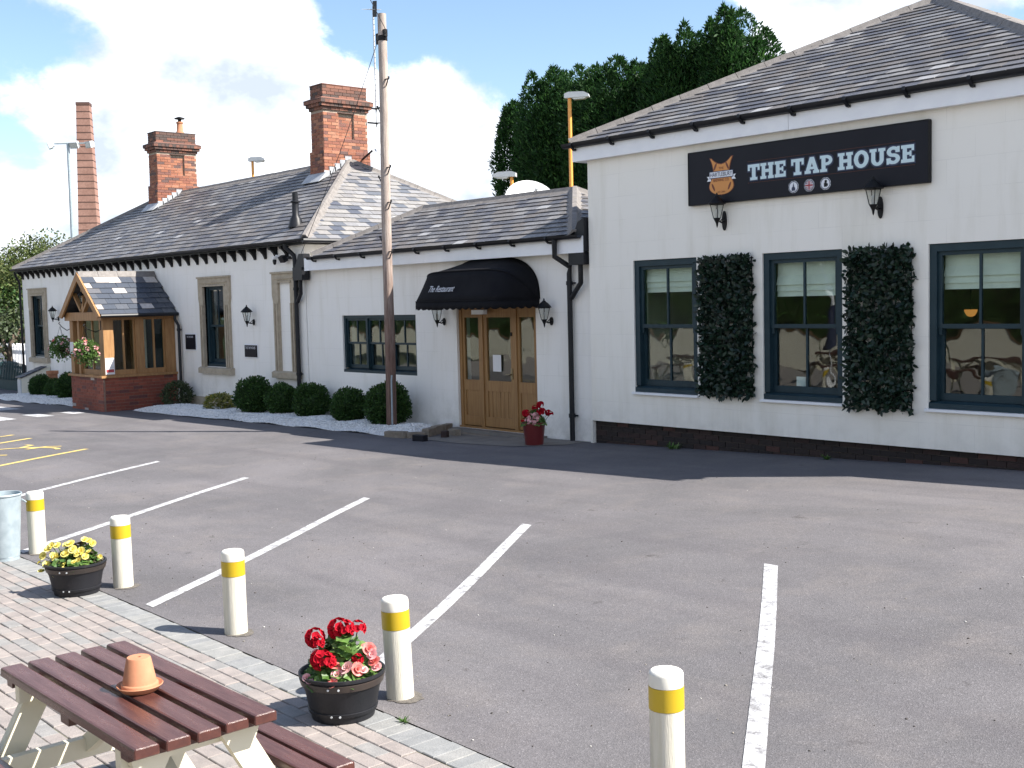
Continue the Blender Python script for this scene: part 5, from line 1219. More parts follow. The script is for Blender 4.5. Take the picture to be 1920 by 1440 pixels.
def broadleaf(x, y, h, r, label, seed, n=24000, mat='tree', leaf=.14, name='broadleaf_tree', group='trees at the left'):
    g = np.random.default_rng(seed); zb = -.5; t = thing(name, label, 'tree', (x, y, zb), group)
    m = MB(); m.tube([(x, y, zb), (x+.1, y, zb+h*.35), (x, y+.1, zb+h*.6)], [.22, .16, .08], 8)
    for k in range(6):
        a = g.uniform(0, 6.28); m.tube([(x+.08, y, zb+h*.3), (x+r*.4*math.cos(a), y+r*.4*math.sin(a), zb+h*.55), (x+r*.75*math.cos(a), y+r*.75*math.sin(a), zb+h*.75)], [.09, .06, .02], 6)
    part('trunk', m, M['bark'], t, smooth=50)
    nb = 16; P = []
    for k in range(nb):
        d = rdir(1)[0]; c = d*[r*.62, r*.62, h*.27]+[0, 0, h*.60]; br = r*g.uniform(.32, .52); q = g.normal(size=(n//nb, 3)); q /= np.linalg.norm(q, axis=1, keepdims=True); P.append(c+q*br*(g.random((n//nb, 1))**.4)*[1, 1, .8])
    P = np.concatenate(P); P = P[P[:, 2] > .1]; k = len(P); D = g.normal(size=(k, 3))+[0, 0, .1]
    inst('crown', leaves('crown', P, D, g.normal(size=(k, 3))*.5+[0, 0, 1], g.uniform(.7, 1.3, k)*leaf, g.uniform(.4, .7, k)*leaf, M[mat]), t, (x, y, zb))
for i, (x, y, h, r) in enumerate([(-47.5, 16.4, 5.31, 3.0), (-53, 18.5, 5.89, 3.4), (-58, 20.5, 6.14, 3.4), (-57, 23.5, 6.31, 3.2), (-60, 26, 6.56, 3.2), (-50, 20.5, 5.48, 2.6), (-52.5, 24, 5.73, 2.8), (-46, 21.5, 5.23, 2.4), (-62, 18, 5.98, 3.5)]):
    broadleaf(x, y, h, r, ['leafy green tree standing against the left end of the long building', 'leafy tree behind the white picket fence', 'leafy tree at the left picture edge, farther back', 'yellowish leafy tree left of the floodlight mast', 'leafy tree far behind the hipped end of the long roof', 'leafy tree just over the left eaves corner', 'leafy tree at the foot of the floodlight mast', 'leafy tree covering the foot of the kiln stack', 'leafy tree beyond the dark green gate'][i], 70+i)
broadleaf(-46, 15.4, 3.9, 2.0, 'dark bushy tree added to deepen the shade just behind the picket fence', 91, 6000, 'box', .14)  # dark foliage added to deepen the shade under the trees
broadleaf(-43.5, 14.2, 3.2, 1.3, 'small shrub with sunny leaves in front of the dark trees at the left edge', 90, 1200, 'looseleaf', .16)

# ------------------------------------------------------------------ gravel beds, shrubs, edging
def gravel_bed(name, poly, n, seed):
    g = np.random.default_rng(seed); from_x = min(p[0] for p in poly); to_x = max(p[0] for p in poly); fy = min(p[1] for p in poly); ty = max(p[1] for p in poly)
    def ins(x, y):
        c = False
        for i in range(len(poly)):
            (a, b), (p, q) = poly[i], poly[(i+1) % len(poly)]
            if (b > y) != (q > y) and x < (p-a)*(y-b)/(q-b)+a: c = not c
        return c
    # mounded bed surface
    edge = lambda x, y: min(min(abs((q-b)*x-(p-a)*y+p*b-q*a)/math.hypot(q-b, p-a) for (a, b), (p, q) in zip(poly, poly[1:]+poly[:1])), .3)
    hz = lambda x, y: zg(x, y)+.02+.30*edge(x, y)+.018*math.sin(x*4.1)*math.sin(y*5.3)
    mb = MB(); N_ = len(poly); cx = sum(p[0] for p in poly)/N_
    xs = np.arange(from_x, to_x+.13, .13); ys = np.arange(fy, ty+.13, .13); idx = {}
    for i in range(len(xs)-1):
        for j in range(len(ys)-1):
            if ins(xs[i]+.065, ys[j]+.065):
                f = []
                for a, b in ((i, j), (i+1, j), (i+1, j+1), (i, j+1)):
                    if (a, b) not in idx: idx[(a, b)] = len(mb.v); mb.v.append((xs[a], ys[b], hz(xs[a], ys[b])-.008))
                    f.append(idx[(a, b)])
                mb.f.append(tuple(f))
    P = []
    while len(P) < n:
        x, y = g.uniform(from_x, to_x), g.uniform(fy, ty)
        if ins(x, y): P.append((x, y, hz(x, y)))
    P = np.array(P); s = g.uniform(.013, .026, (n, 1, 1)); oc = np.array([(1,0,0),(0,1,0),(-1,0,0),(0,-1,0),(0,0,.7),(0,0,-.7)])[None]*s*g.uniform(.6, 1.2, (n, 6, 1)); an = g.uniform(0, 6.28, n); ca, sa = np.cos(an)[:, None], np.sin(an)[:, None]
    oc = np.stack([oc[..., 0]*ca-oc[..., 1]*sa, oc[..., 0]*sa+oc[..., 1]*ca, oc[..., 2]], -1); V = (P[:, None, :]+oc).reshape(-1, 3)
    F = np.array([(0,1,4),(1,2,4),(2,3,4),(3,0,4),(1,0,5),(2,1,5),(3,2,5),(0,3,5)])[None]+np.arange(n)[:, None, None]*6
    bed = struct(name, mb, M['gravel'])
    o = bpy.data.objects.new('gravel', arrmesh('gravel', V, F.reshape(-1, 3), M['gravel'])); COL.objects.link(o); o['kind'] = 'stuff'; o.parent = bed
gravel_bed('gravel_bed', [(-26.4, 11.35), (-24.5, 11.3), (-22.5, 11.36), (-19.3, 11.42), (-16.9, 11.42), (-15.75, 11.5), (-15.95, 12.1), (-16.35, 12.72), (-26.4, 12.72)], 15000, 5)
gravel_bed('gravel_bed', [(-36.0, 11.0), (-32.5, 10.95), (-29.05, 11.15), (-29.05, 12.70), (-35.0, 12.70)], 6500, 6)
def kerbs():
    pts = [(-16.25, 11.38), (-15.75, 11.43), (-15.62, 11.72), (-15.78, 12.02), (-15.9, 12.3), (-16.1, 12.62)]
    t = thing('stone_edging', 'old stone edging round the end of the gravel bed beside the oak door', 'edging', (-15.7, 11.8, -.05))
    for a, b in zip(pts, pts[1:]):
        d = math.dist(a, b); c = Vector(((a[0]+b[0])/2, (a[1]+b[1])/2, zg(*a)+(.005 if a[1] < 11.6 else .045))); m = MB(); an = math.atan2(b[1]-a[1], b[0]-a[0])
        m.obox(c+Vector((0, 0, rng.uniform(-.01, .015))), (d-.012, .13, .19), Matrix.Rotation(an, 3, 'Z') @ Matrix.Rotation(rng.uniform(-.05, .05), 3, 'Y')); o = part('edging_stone', m, M['kerb'], t); bv = o.modifiers.new('b', 'BEVEL'); bv.width = .015; bv.segments = 2
    # dark tarmac upstand along the front of the beds
kerbs()
def block(loc, size, rz, mat, label):
    m = MB(); m.obox((0, 0, size[2]/2), size, Matrix.Rotation(rz, 3, 'Z')); o = bpy.data.objects.new('loose_block', m.mesh('loose_block', mat)); COL.objects.link(o); o.location = loc; tag(o, label, 'block'); bv = o.modifiers.new('b', 'BEVEL'); bv.width = .008; bv.segments = 2
block((-15.2, 11.30, zg(-15.2, 11.3)), (.24, .12, .10), .2, M['signblack'], 'dark engineering brick lying on the tarmac by the stone edging')
block((-15.25, 11.85, zg(-15.2, 11.8)), (.11, .11, .11), .5, M['brickdark'], 'small brown half brick between stone edging and oak door')
block((-15.35, 12.13, zg(-15.3, 12.1)), (.22, .12, .11), -.1, M['kerb'], 'pale stone block at the foot of the oak door frame')
def topiary(label, seed, r=1.0, n=4200, mat='box', name='box_shrub', loose=0, leaf=.05, group='clipped box balls'):
    g = np.random.default_rng(seed); t = thing(name, label, 'shrub', (0, 0, 0), group)
    d = g.normal(size=(n, 3)); d /= np.linalg.norm(d, axis=1, keepdims=True)
    lump = 1+.05*np.sin(d[:, 0]*5+seed)+.05*np.sin(d[:, 2]*6+d[:, 1]*4)
    rad = (.80+.22*g.random(n)**(1.3-loose*.5)+loose*.22*g.random(n)**3)*lump*r
    P = d*rad[:, None]+[0, 0, r*.93]; P = P[P[:, 2] > .03]; d2 = (P-[0, 0, r*.93]); k = len(P); D = d2/np.linalg.norm(d2, axis=1, keepdims=True)+g.normal(size=(k, 3))*.7+[0, 0, .35]
    me = leaves('foliage', P, D, g.normal(size=(k, 3))+[0, 0, .6], g.uniform(.7, 1.4, k)*leaf/1, g.uniform(.45, .75, k)*leaf, M[mat]); inst('foliage', me, t, (0, 0, 0))
    if not loose:
        m = MB(); pr = [(.005, .12*r)]+[(r*.80*math.sin(a), r*.93-r*.80*math.cos(a)) for a in np.linspace(.4, 2.9, 9)]+[(.005, r*1.74)]; m.lathe(pr, 14, wob=.05); part('inner_growth', m, M[mat], t, smooth=60)
    m = MB()
    for k in range(5): a = k*1.3; m.tube([(.05*math.cos(a), .05*math.sin(a), -.05), (.25*r*math.cos(a), .25*r*math.sin(a), r*.5)], [.018, .012], 5)
    part('stem', m, M['bark'], t); return t
b1 = topiary('largest clipped box ball beside the telegraph pole, half behind it', 1, .42, 6000, leaf=.048); b1.location = (-17.33, 12.18, -.03)
b2 = topiary('clipped box ball at the left end of the row in the white gravel', 2, .40, 5000, leaf=.048); b2.location = (-22.15, 12.15, -.05)
dup(b2, (-21.15, 12.25, -.05), 1.2, 'clipped box ball second from the left in the row in the gravel', .88)
dup(b2, (-20.1, 12.3, -.04), 2.5, 'clipped box ball in front of the black downpipes where the buildings join', .9)
dup(b1, (-18.55, 12.15, -.03), 2.1, 'clipped box ball under the teal window, next to the largest one', .82)
dup(b2, (-34.0, 11.9, -.24), .6, 'clipped box ball at the foot of the sloping wall left of the porch', .85)
dup(b2, (-33.0, 11.95, -.24), 3.6, 'clipped box ball in the middle of the three left of the porch', .75)
dup(b1, (-31.8, 11.9, -.23), 4.1, 'clipped box ball close against the left side of the porch', .95)
l1 = topiary('loose olive green shrub at the right foot of the porch', 5, .30, 1500, 'looseleaf', 'loose_shrub', 1, .06, None); l1.location = (-26.1, 12.3, -.12)
l2 = topiary('low golden variegated shrub in the gravel under the stone window', 6, .22, 1500, 'goldleaf', 'golden_shrub', 1, .05, None); l2.location = (-23.85, 12.2, -.1); l2.scale = (1.35, 1.2, .9)
m = MB(); m.box(-.13, .13, -.13, .13, 0, .62); m.box(-.15, .15, -.15, .15, .6, .66); solo('terracotta_pipe', MB().lathe([(.14, 0), (.14, .60), (.17, .61), (.17, .70), (.12, .70), (.12, .2)], 16, (-34.3, 12.35, -.2)), M['terracotta'], 'terracotta pot standing behind the box balls near the sloping wall', 'pot', (-34.3, 12.35, -.2), smooth=40)
def weed(x, y, label, s=1):
    g = np.random.default_rng(int(abs(x*100))); n = 40; a = g.uniform(0, 6.28, n); D = np.stack([np.cos(a), np.sin(a), g.uniform(.2, 1.2, n)], 1); P = g.normal(size=(n, 3))*[.05, .02, 0]*s
    o = bpy.data.objects.new('weed', leaves('weed', P, D, np.tile([0, 0, 1.], (n, 1)), g.uniform(.1, .24, n)*s, g.uniform(.02, .035, n)*s, M['leafG'])); COL.objects.link(o); o.location = (x, y, zg(x, y)); tag(o, label, 'weed', 'weeds')
weed(-10.9, 12.52, 'tuft of green weeds at the foot of the sooty brick plinth', .75); weed(-8.35, 12.5, 'small weed growing by the brick plinth under the second leaf screen', .45); weed(-4.95, 3.52, 'tiny weed between tarmac and paving by the flower tub', .2)

# ------------------------------------------------------------------ left end: sloping wall, gate, picket fence
def left_end():
    t = thing('garden_wall', 'low sloping cream wall with slate coping left of the porch', 'wall', (-35.55, 12.0, -.35)); X0, X1, ya, yb = -35.72, -35.40, 11.84, 12.69
    m = MB(); m.prism([(X0, ya, -.7), (X0, yb, -.7), (X0, yb, .60), (X0, ya, .27)], (X1-X0, 0, 0)); part('wall', m, M['render_cream'], t)
    m = MB(); m.box(X0+.03, X1-.03, ya-.03, ya-.002, -.7, .24); part('end_board', m, M['greyhead'], t)
    for i in range(4):
        y0 = ya-.06+i*.19; f = lambda y: .27+.33*(y-ya)/(yb-ya); m = MB(); y1 = min(y0+.215, yb); m.prism([(X0-.05, y0, f(y0)+.035), (X0-.05, y1, f(y1)+.012), (X0-.05, y1, f(y1)+.04), (X0-.05, y0, f(y0)+.065)], (X1-X0+.1, 0, 0)); part('coping_slate', m, M['slate_porch'], t)
    g = thing('green_gate', 'dark green gate with upright bars beside the sloping wall', 'gate', (-38.5, 12.9, -.5)); Y = 12.9
    for x in (-37.75, -41.2):
        m = MB(); m.box(x-.07, x+.07, Y-.07, Y+.07, -.7, .60); part('post', m, M['gate'], g)
    for z in (.02, .42):
        m = MB(); m.box(-41.13, -37.82, Y-.02, Y+.02, z, z+.07); part('rail', m, M['gate'], g)
    x = -41.05; i = 0
    while x < -37.85:
        m = MB(); h = .52+.12*math.sin((x+41.1)/3.3*math.pi); m.prism([(x, Y-.045, .021), (x+.075, Y-.045, .021), (x+.075, Y-.045, h-.03), (x+.0375, Y-.045, h), (x, Y-.045, h-.03)], (0, .024, 0)); part('bar', m, M['gate'], g); x += .155
    m = MB(); m.box(-41.13, -37.82, Y-.015, Y+.015, -.6, .018); part('lower_panel', m, M['gate'], g)
    p = thing('picket_fence', 'white picket fence behind the dark green gate at the left edge', 'fence', (-42, 14.2, -.35)); Y = 14.2
    x = -47.5
    while x < -39.5:
        m = MB(); m.prism([(x, Y, .1), (x+.085, Y, .1), (x+.085, Y, 1.06), (x+.06, Y, 1.12), (x+.025, Y, 1.12), (x, Y, 1.06)], (0, .02, 0)); part('picket', m, M['white'], p); x += .15
    for z in (.25, .82):
        m = MB(); m.box(-47.5, -39.4, Y+.021, Y+.055, z, z+.08); part('rail', m, M['white'], p)
    for x in (-47.3, -44.7, -42.1, -39.6):
        m = MB(); m.box(x, x+.09, Y+.056, Y+.14, -.5, 1.0); part('post', m, M['white'], p)
left_end()
def eaves_kit():
    t = thing('security_camera', 'small white dome camera on the wall under the eaves brackets', 'camera', (-21.86, 12.69, 3.2)); c = (-21.86, 12.60, 3.2)
    m = MB(); m.box(-21.89, -21.83, 12.64, 12.697, 3.2, 3.28); part('mount', m, M['white'], t); m = MB(); m.lathe([(.045, .05), (.05, .0), (.03, -.02)], 12, c); part('housing', m, M['white'], t, smooth=50); m = MB(); m.lathe([(.04, -.02), (.042, -.06), (.03, -.11), (.01, -.13)], 12, c); part('dome', m, M['blackplastic'], t, smooth=50)
    t = thing('floodlight', 'small black floodlight on the wall beside the downpipe under the eaves', 'floodlight', (-21.4, 12.69, 3.2)); m = MB(); m.obox((-21.48, 12.58, 3.18), (.18, .10, .13), Matrix.Rotation(.5, 3, 'X')); part('lamp', m, M['blackplastic'], t); m = MB(); m.tube([(-21.40, 12.6, 3.18), (-21.33, 12.66, 3.19), (-21.33, 12.697, 3.19)], .018, 8); m.lathe([(.04, -.03), (.04, .03)], 10, (-21.31, 12.63, 3.2)); part('bracket', m, M['blackplastic'], t)
    t = thing('emergency_light', 'small white light box over the oak door under the canopy', 'light', (-15.2, 12.69, 2.0)); m = MB(); m.box(-15.42, -15.10, 12.62, 12.70, 1.985, 2.06); part('housing', m, M['white'], t)
eaves_kit()
m = MB(); m.box(-15.08, -14.87, 12.785, 12.788, 1.02, 1.30); solo('door_notice', m, M['paper'], 'white notice taped inside the glass of the oak door', 'notice', (-14.97, 12.786, 1.02))
m = MB(); m.box(-9.0, -8.86, 12.79, 12.80, .93, 1.13); solo('window_card', m, M['paper'], 'white card standing in the bottom of the middle pub window', 'card', (-8.93, 12.795, .93))

# ------------------------------------------------------------------ bollards
def make_bollard():
    t = thing('bollard', '', 'bollard', (0, 0, 0), 'white bollards along the paving edge'); r = .077
    m = MB(); m.lathe([(r*1.0, -.06), (r*1.0, .02), (r*.995, .2), (r, .398)], 28); part('post', m, M['bwhite'], t, smooth=50)
    m = MB(); m.lathe([(r+.0015, .400), (r+.0015, .50)], 28); part('reflective_band', m, M['byellow'], t, smooth=50)
    m = MB(); m.lathe([(r, .502), (r, .553), (r-.004, .563), (r-.012, .569)], 28); part('cap', m, M['bcap'], t, smooth=35)
    return t
bol = make_bollard(); bol.location = (-3.37, 3.81, 0); bol.rotation_euler = (0, R(-.3), .1); bol['label'] = 'white bollard with yellow band cut off by the bottom edge of the picture'
for i, (x, y, tx, ty, lb) in enumerate([(-5.288, 3.742, 1.35, -1.2, 'white bollard standing behind the tub of red and pink flowers'), (-7.148, 3.717, .3, -.2, 'white bollard in the middle of the row with no flower tub beside it'),
        (-9.018, 3.722, .3, -.5, 'white bollard at the right of the tub of yellow flowers'), (-10.883, 3.703, .2, -.3, 'white bollard right beside the tall galvanised bucket'),
        (-14.56, 3.74, .5, 0, 'white bollard out of view, mirrored in the middle pub window'), (-18.3, 3.74, 0, 0, 'white bollard out of view, mirrored in the left pub window')]):
    d = dup(bol, (x, y, -.002), i*1.7, lb); d.rotation_euler = (R(tx), R(ty), .02*i)

# ------------------------------------------------------------------ planters with single leaves and flowers
def leaf_mesh(name, r, mat, lobes=7):
    m = MB(); n = lobes*2; m.v.append((0, 0, -.12*r))
    for i in range(n): a = 2*math.pi*i/n+.2; k = r*(1 if i % 2 else .84); m.v.append((k*math.cos(a), k*math.sin(a), .16*r*math.cos(3*a)))
    for i in range(n-1): m.f.append((0, 1+i, 2+i))
    me = bpy.data.meshes.new(name); me.from_pydata(m.v, [], m.f); me.materials.append(mat); return me
def petal_ball(name, r, mat, n, seed, size):
    g = np.random.default_rng(seed); d = rdir(n); d[:, 2] = np.abs(d[:, 2])*1.1-.25; d /= np.linalg.norm(d, axis=1, keepdims=True)
    P = d*r*.55; T = np.cross(d, g.normal(size=(n, 3))); V, F = [], []
    for i in range(n):
        a = d[i]; b = T[i]/np.linalg.norm(T[i]); c = np.cross(a, b); o = P[i]+a*r*.35
        ring = [o+size*(math.cos(q)*b+math.sin(q)*c)*(1 if k % 2 else .9)+a*size*(.2 if k % 2 else .14) for k, q in enumerate(np.linspace(0, 2*math.pi, 10, endpoint=False))]
        k0 = len(V); V += [o-a*size*.2]+ring; F += [(k0, k0+1+j, k0+1+(j+1) % 10) for j in range(10)]
    me = bpy.data.meshes.new(name); me.from_pydata([tuple(v) for v in V], [], F); me.materials.append(mat); return me
def rosette(name, r, mat):
    V, F = [], []
    for ring, (rr, tilt, n) in enumerate(((r, .35, 7), (r*.7, .8, 6), (r*.4, 1.2, 4))):
        for i in range(n):
            a = 2*math.pi*i/n+ring*.5; ca, sa = math.cos(a), math.sin(a); w = rr*.52; ct, st = math.cos(tilt), math.sin(tilt)
            pts = [(0, 0), (.5*rr, w), (.95*rr, w*.7), (1.05*rr, 0), (.95*rr, -w*.7), (.5*rr, -w)]; k = len(V)
            for (u, v) in pts: x, z = u*ct, u*st+ring*.003; V.append((x*ca-v*sa, x*sa+v*ca, z))
            F.append(tuple(k+j for j in range(6)))
    me = bpy.data.meshes.new(name); me.from_pydata(V, [], F); me.materials.append(mat); return me
LEAFG = [leaf_mesh('leaf', r, M['leafG']) for r in (.030, .038, .045)]; LEAFB = [leaf_mesh('leaf', r, M['leafB'], 5) for r in (.028, .036, .044)]
RED = [petal_ball('flower', .052, M['red'], 18, s, .025) for s in (1, 2)]; CORAL = [rosette('flower', .036, M['coral']), rosette('flower', .03, M['pink'])]; YEL = [rosette('flower', .040, M['yellow']), rosette('flower', .033, M['yellow'])]; PINKB = [petal_ball('flower', .05, M['pink'], 14, 5, .02)]
UR, WR = Vector((.66, .75, 0)), Vector((.75, -.66, 0))
def plant(t, c, r, zrim, h, nleaf, lset, flowers, seed, stems=True):
    g = np.random.default_rng(seed); c = Vector(c)
    for i in range(nleaf):
        a = g.uniform(0, 6.28); q = math.sqrt(g.random()); z = zrim+h*(1-q**2.2)*g.uniform(.35, 1)+.01; p = c+Vector((math.cos(a)*q*r*1.0, math.sin(a)*q*r*1.0, z))
        nrm = Vector((math.cos(a)*q*.9, math.sin(a)*q*.9, 1)) + Vector(g.normal(size=3)*.42); e = nrm.to_track_quat('Z', 'Y').to_euler()
        inst('leaf', lset[i % 3], t, p, e, (g.uniform(.8, 1.25),)*3)
    st = MB()
    for (u, z, w, ms, s) in flowers:
        p = c+UR*u+WR*w+Vector((0, 0, z)); n = (Vector((u*.8, 0, 0))+WR*.75+Vector((0, 0, .7))+Vector(g.normal(size=3)*.25)); e = n.to_track_quat('Z', 'Y').to_euler()
        inst('flower', ms, t, p, e, (s,)*3); b = c+UR*u*.5+WR*w*.5+Vector((0, 0, zrim-.02)); st.tube([b, b.lerp(p, .5)+Vector((0, 0, .02)), p], .0035, 5)
    part('stems', st, M['leafG'], t)
def barrel_tub(label, loc, band_label=None):
    t = thing('flower_tub', label, 'planter', loc, 'black half barrel tubs'); x, y, z = loc; c = (x, y, z)
    m = MB(); m.lathe([(.15, .0), (.168, .004), (.178, .05), (.180, .052), (.181, .06), (.200, .155), (.2135, .185), (.224, .232), (.232, .236), (.232, .250), (.222, .252), (.212, .24), (.20, .17)], 40, c); part('barrel', m, M['tub'], t, smooth=30)
    for za, zb, r0, r1 in ((.040, .062, .1795, .1845), (.188, .226, .2165, .2255)):
        m = MB(); m.lathe([(r0, za), (r0+.004, za+.002), (r1+.004, zb-.002), (r1, zb)], 40, c); h = part('hoop', m, M['tub'] if za < .1 else M['tubband'], t, smooth=30)
        q = MB()
        for a in (R(-52), R(-38)):
            rr = (r0+r1)/2+.004; q.lathe([(.001, 0), (.001, .0001)], 4, c); u = Vector((math.cos(a), math.sin(a), 0)); p = Vector(c)+u*rr+Vector((0, 0, (za+zb)/2)); q.tube([p, p+u*.004], .006, 8)
        part('rivet', q, M['greyhead'], h)
    m = MB(); m.lathe([(.005, .212), (.19, .205)], 20, c); part('soil', m, M['soil'], t)
    return t
R0, R1, C0, C1, Y0_, Y1_, PB = RED[0], RED[1], CORAL[0], CORAL[1], YEL[0], YEL[1], PINKB[0]
t2 = barrel_tub('black half barrel of red geraniums and pink begonias near the picnic table', (-5.275, 3.355, 0))
plant(t2, (-5.275, 3.355, 0), .195, .215, .235, 250, LEAFG, [(-.135, .43, .02, R0, 1.0), (-.115, .415, .06, R1, .7), (-.01, .47, .0, R0, 1.1), (.03, .475, .02, R1, .9), (.085, .455, -.05, R1, .85), (-.09, .34, .12, R0, 1.05), (-.055, .335, .14, R1, .9), (-.12, .36, .08, C1, .9),
    (.155, .37, .06, C0, 1.1), (.175, .35, .08, C1, 1.0), (.13, .36, .02, C0, .9), (.055, .30, .16, C1, 1.35), (.0, .27, .17, C1, 1.1), (.02, .285, .15, C0, 1), (.10, .29, .14, C0, 1.1), (.135, .28, .13, C1, .85), (.19, .31, .09, C0, 1), (.2, .285, .1, C1, 1.0), (-.165, .25, .14, C1, .8), (-.145, .235, .16, C1, .7), (-.02, .235, .2, C0, .9), (.10, .33, .1, R1, .6), (-.02, .31, .14, C0, .9)], 11)
t1 = barrel_tub('black half barrel of yellow begonias beside the galvanised bucket', (-9.10, 3.38, 0))
g_ = np.random.default_rng(21); fl = []
for u, v in [(-.20, .30), (-.15, .26), (-.24, .25), (-.27, .20), (-.20, .19), (-.12, .33), (-.17, .33), (-.05, .34), (.0, .35), (.09, .37), (.12, .36), (.15, .34), (-.03, .28), (.05, .27), (.08, .29), (.11, .25), (.13, .28), (.04, .22), (-.12, .25), (-.09, .25), (-.06, .20), (-.03, .17), (-.05, .22), (.21, .24), (-.24, .14), (-.1, .13), (.02, .31), (.07, .23)]:
    fl.append((u, v+.05, max(.02, .2-abs(u)*.5-(v-.14)*.55), YEL[len(fl) % 2], g_.uniform(.6, .98)))
plant(t1, (-9.10, 3.38, 0), .195, .215, .16, 190, LEAFB, fl, 12)
def bucket():
    c = (-10.835, 3.40, -.002); t = thing('galvanised_bucket', 'tall galvanised metal bucket at the left picture edge beside a bollard', 'bucket', c)
    m = MB(); m.lathe([(.118, .0), (.120, .0), (.120, .03), (.124, .035), (.158, .575), (.165, .58), (.167, .588), (.163, .596), (.156, .594), (.150, .56), (.118, .05), (.005, .05)], 36, c); part('body', m, M['galv'], t, smooth=30)
    m = MB(); m.tube([(c[0]-.03, c[1]+.158, .53), (c[0]-.03, c[1]+.19, .50), (c[0]+.05, c[1]+.19, .50), (c[0]+.05, c[1]+.152, .53)], .006, 6); part('handle', m, M['galv'], t)
    m = MB(); m.lathe([(.1215, .028), (.1235, .031), (.1215, .034)], 36, c); part('base_bead', m, M['galv'], t, smooth=30)
bucket()
def red_pot():
    c = (-13.20, 11.98, zg(-13.2, 11.98)+.004); t = thing('flower_pot', 'dark red pot of red and pink geraniums beside the oak door', 'planter', c)
    m = MB(); m.lathe([(.135, 0), (.14, .005), (.172, .32), (.182, .325), (.182, .345), (.168, .345), (.15, .29), (.005, .28)], 30, c); part('pot', m, M['redpot'], t, smooth=35)
    plant(t, c, .19, .30, .24, 150, LEAFG, [(-.12, .49, .06, R0, 1.1), (-.10, .46, .1, R1, .9), (.02, .56, 0, R1, .9), (.10, .61, .0, R0, 1.0), (.115, .62, .0, R1, .8), (.13, .51, .02, R0, 1.0), (.09, .49, .05, R1, 1), (.22, .48, -.04, R0, .9), (.26, .46, -.05, R1, .8), (-.05, .43, .13, PB, 1.2), (-.09, .38, .14, PB, 1.1), (.02, .45, .12, PB, 1.1), (.0, .37, .16, PB, 1.1), (.05, .41, .15, PB, 1), (-.16, .38, .1, R1, .7), (-.04, .36, .17, PB, .9)], 13)
red_pot()

# ------------------------------------------------------------------ picnic table, terracotta pot
def picnic_table():
    t = thing('picnic_table', '', 'table', (0, 0, 0), 'picnic tables on the paving'); L_ = 1.33
    def plank(name, y0, y1, z0, z1, xa, xb):
        m = MB(); c = .006; m.prism([(xa, y0, z0), (xa, y1, z0), (xa, y1, z1-c), (xa, y1-c, z1), (xa, y0+c, z1), (xa, y0, z1-c)], (xb-xa, 0, 0)); o = part(name, m, M['plank'], t)
        bv = o.modifiers.new('b', 'BEVEL'); bv.width = .004; bv.segments = 1; bv.limit_method = 'ANGLE'
        return o
    for i in range(5): y = -.285+i*.117; plank('table_plank', y, y+.094, .642, .682, -L_/2-.003*(i % 2), L_/2+.004*(i % 3))
    for s in (1, -1):
        for k in range(2): y = .395+k*.107; a, b = (y, y+.094) if s > 0 else (-y-.094, -y); plank('bench_plank', a, b, .362, .402, -L_/2, L_/2+.04)
    for x in (-.50, .50):
        m = MB(); m.box(x-.022, x+.022, -.275, .275, .565, .641); part('top_bearer', m, M['cream'], t)
        m = MB(); m.prism([(x+.024 if x < 0 else x-.024, -.60, .29), (x+.024 if x < 0 else x-.024, -.57, .275), (x+.024 if x < 0 else x-.024, .57, .275), (x+.024 if x < 0 else x-.024, .60, .29), (x+.024 if x < 0 else x-.024, .60, .361), (x+.024 if x < 0 else x-.024, -.60, .361)], (.042 if x < 0 else -.042, 0, 0)); part('seat_bearer', m, M['cream'], t)
        for s in (1, -1):
            m = MB(); xx = x-.066 if x < 0 else x+.024
            m.prism([(xx, s*.13, .641), (xx, s*.22, .641), (xx, s*.255, .60), (xx, s*.24, .56), (xx, s*.55, .0), (xx, s*.44, .0), (xx, s*.10, .60)], (.042, 0, 0)); part('leg', m, M['cream'], t)
    m = MB(); m.box(-.04, .04, -.27, .27, .60, .641); part('batten', m, M['plank'], t)
    for x in (-.57, .57): m = MB(); m.box(x-.03, x+.03, -.28, .28, .618, .641); part('batten', m, M['plank'], t)
    m = MB(); m.bar((-.47, 0, .32), (-.02, 0, .60), .045, .07); m.bar((.47, 0, .32), (.02, 0, .60), .045, .07); part('brace', m, M['cream'], t)
    return t
tb = picnic_table(); tb.location = (-4.527, 1.876, .0); tb.rotation_euler = (0, 0, R(.9)); tb['label'] = 'picnic table with mahogany planks and cream legs, terracotta pot on top'
dup(tb, (-12.3, 1.3, 0), .05, 'picnic table out of view, mirrored in the pub window at the right edge'); dup(tb, (-16.3, .7, 0), -.03, 'picnic table out of view, mirrored in the middle pub window'); dup(tb, (-20.3, 1.5, 0), .04, 'picnic table out of view, mirrored in the left pub window')
def clay_pot():
    c = (-4.455, 1.885, .683); t = thing('terracotta_pot', 'upturned terracotta pot on its saucer on the picnic table', 'pot', c)
    m = MB(); m.lathe([(.062, .0), (.070, .003), (.088, .022), (.091, .026), (.089, .029), (.084, .026), (.068, .010), (.005, .009)], 40, c); part('saucer', m, M['terracotta'], t, smooth=45)
    m = MB(); m.lathe([(.070, .0105), (.073, .013), (.073, .030), (.070, .034), (.066, .036), (.0475, .132), (.044, .137), (.0095, .137), (.0085, .128), (.002, .127)], 40, c); part('pot', m, M['terracotta'], t, smooth=40)
clay_pot()

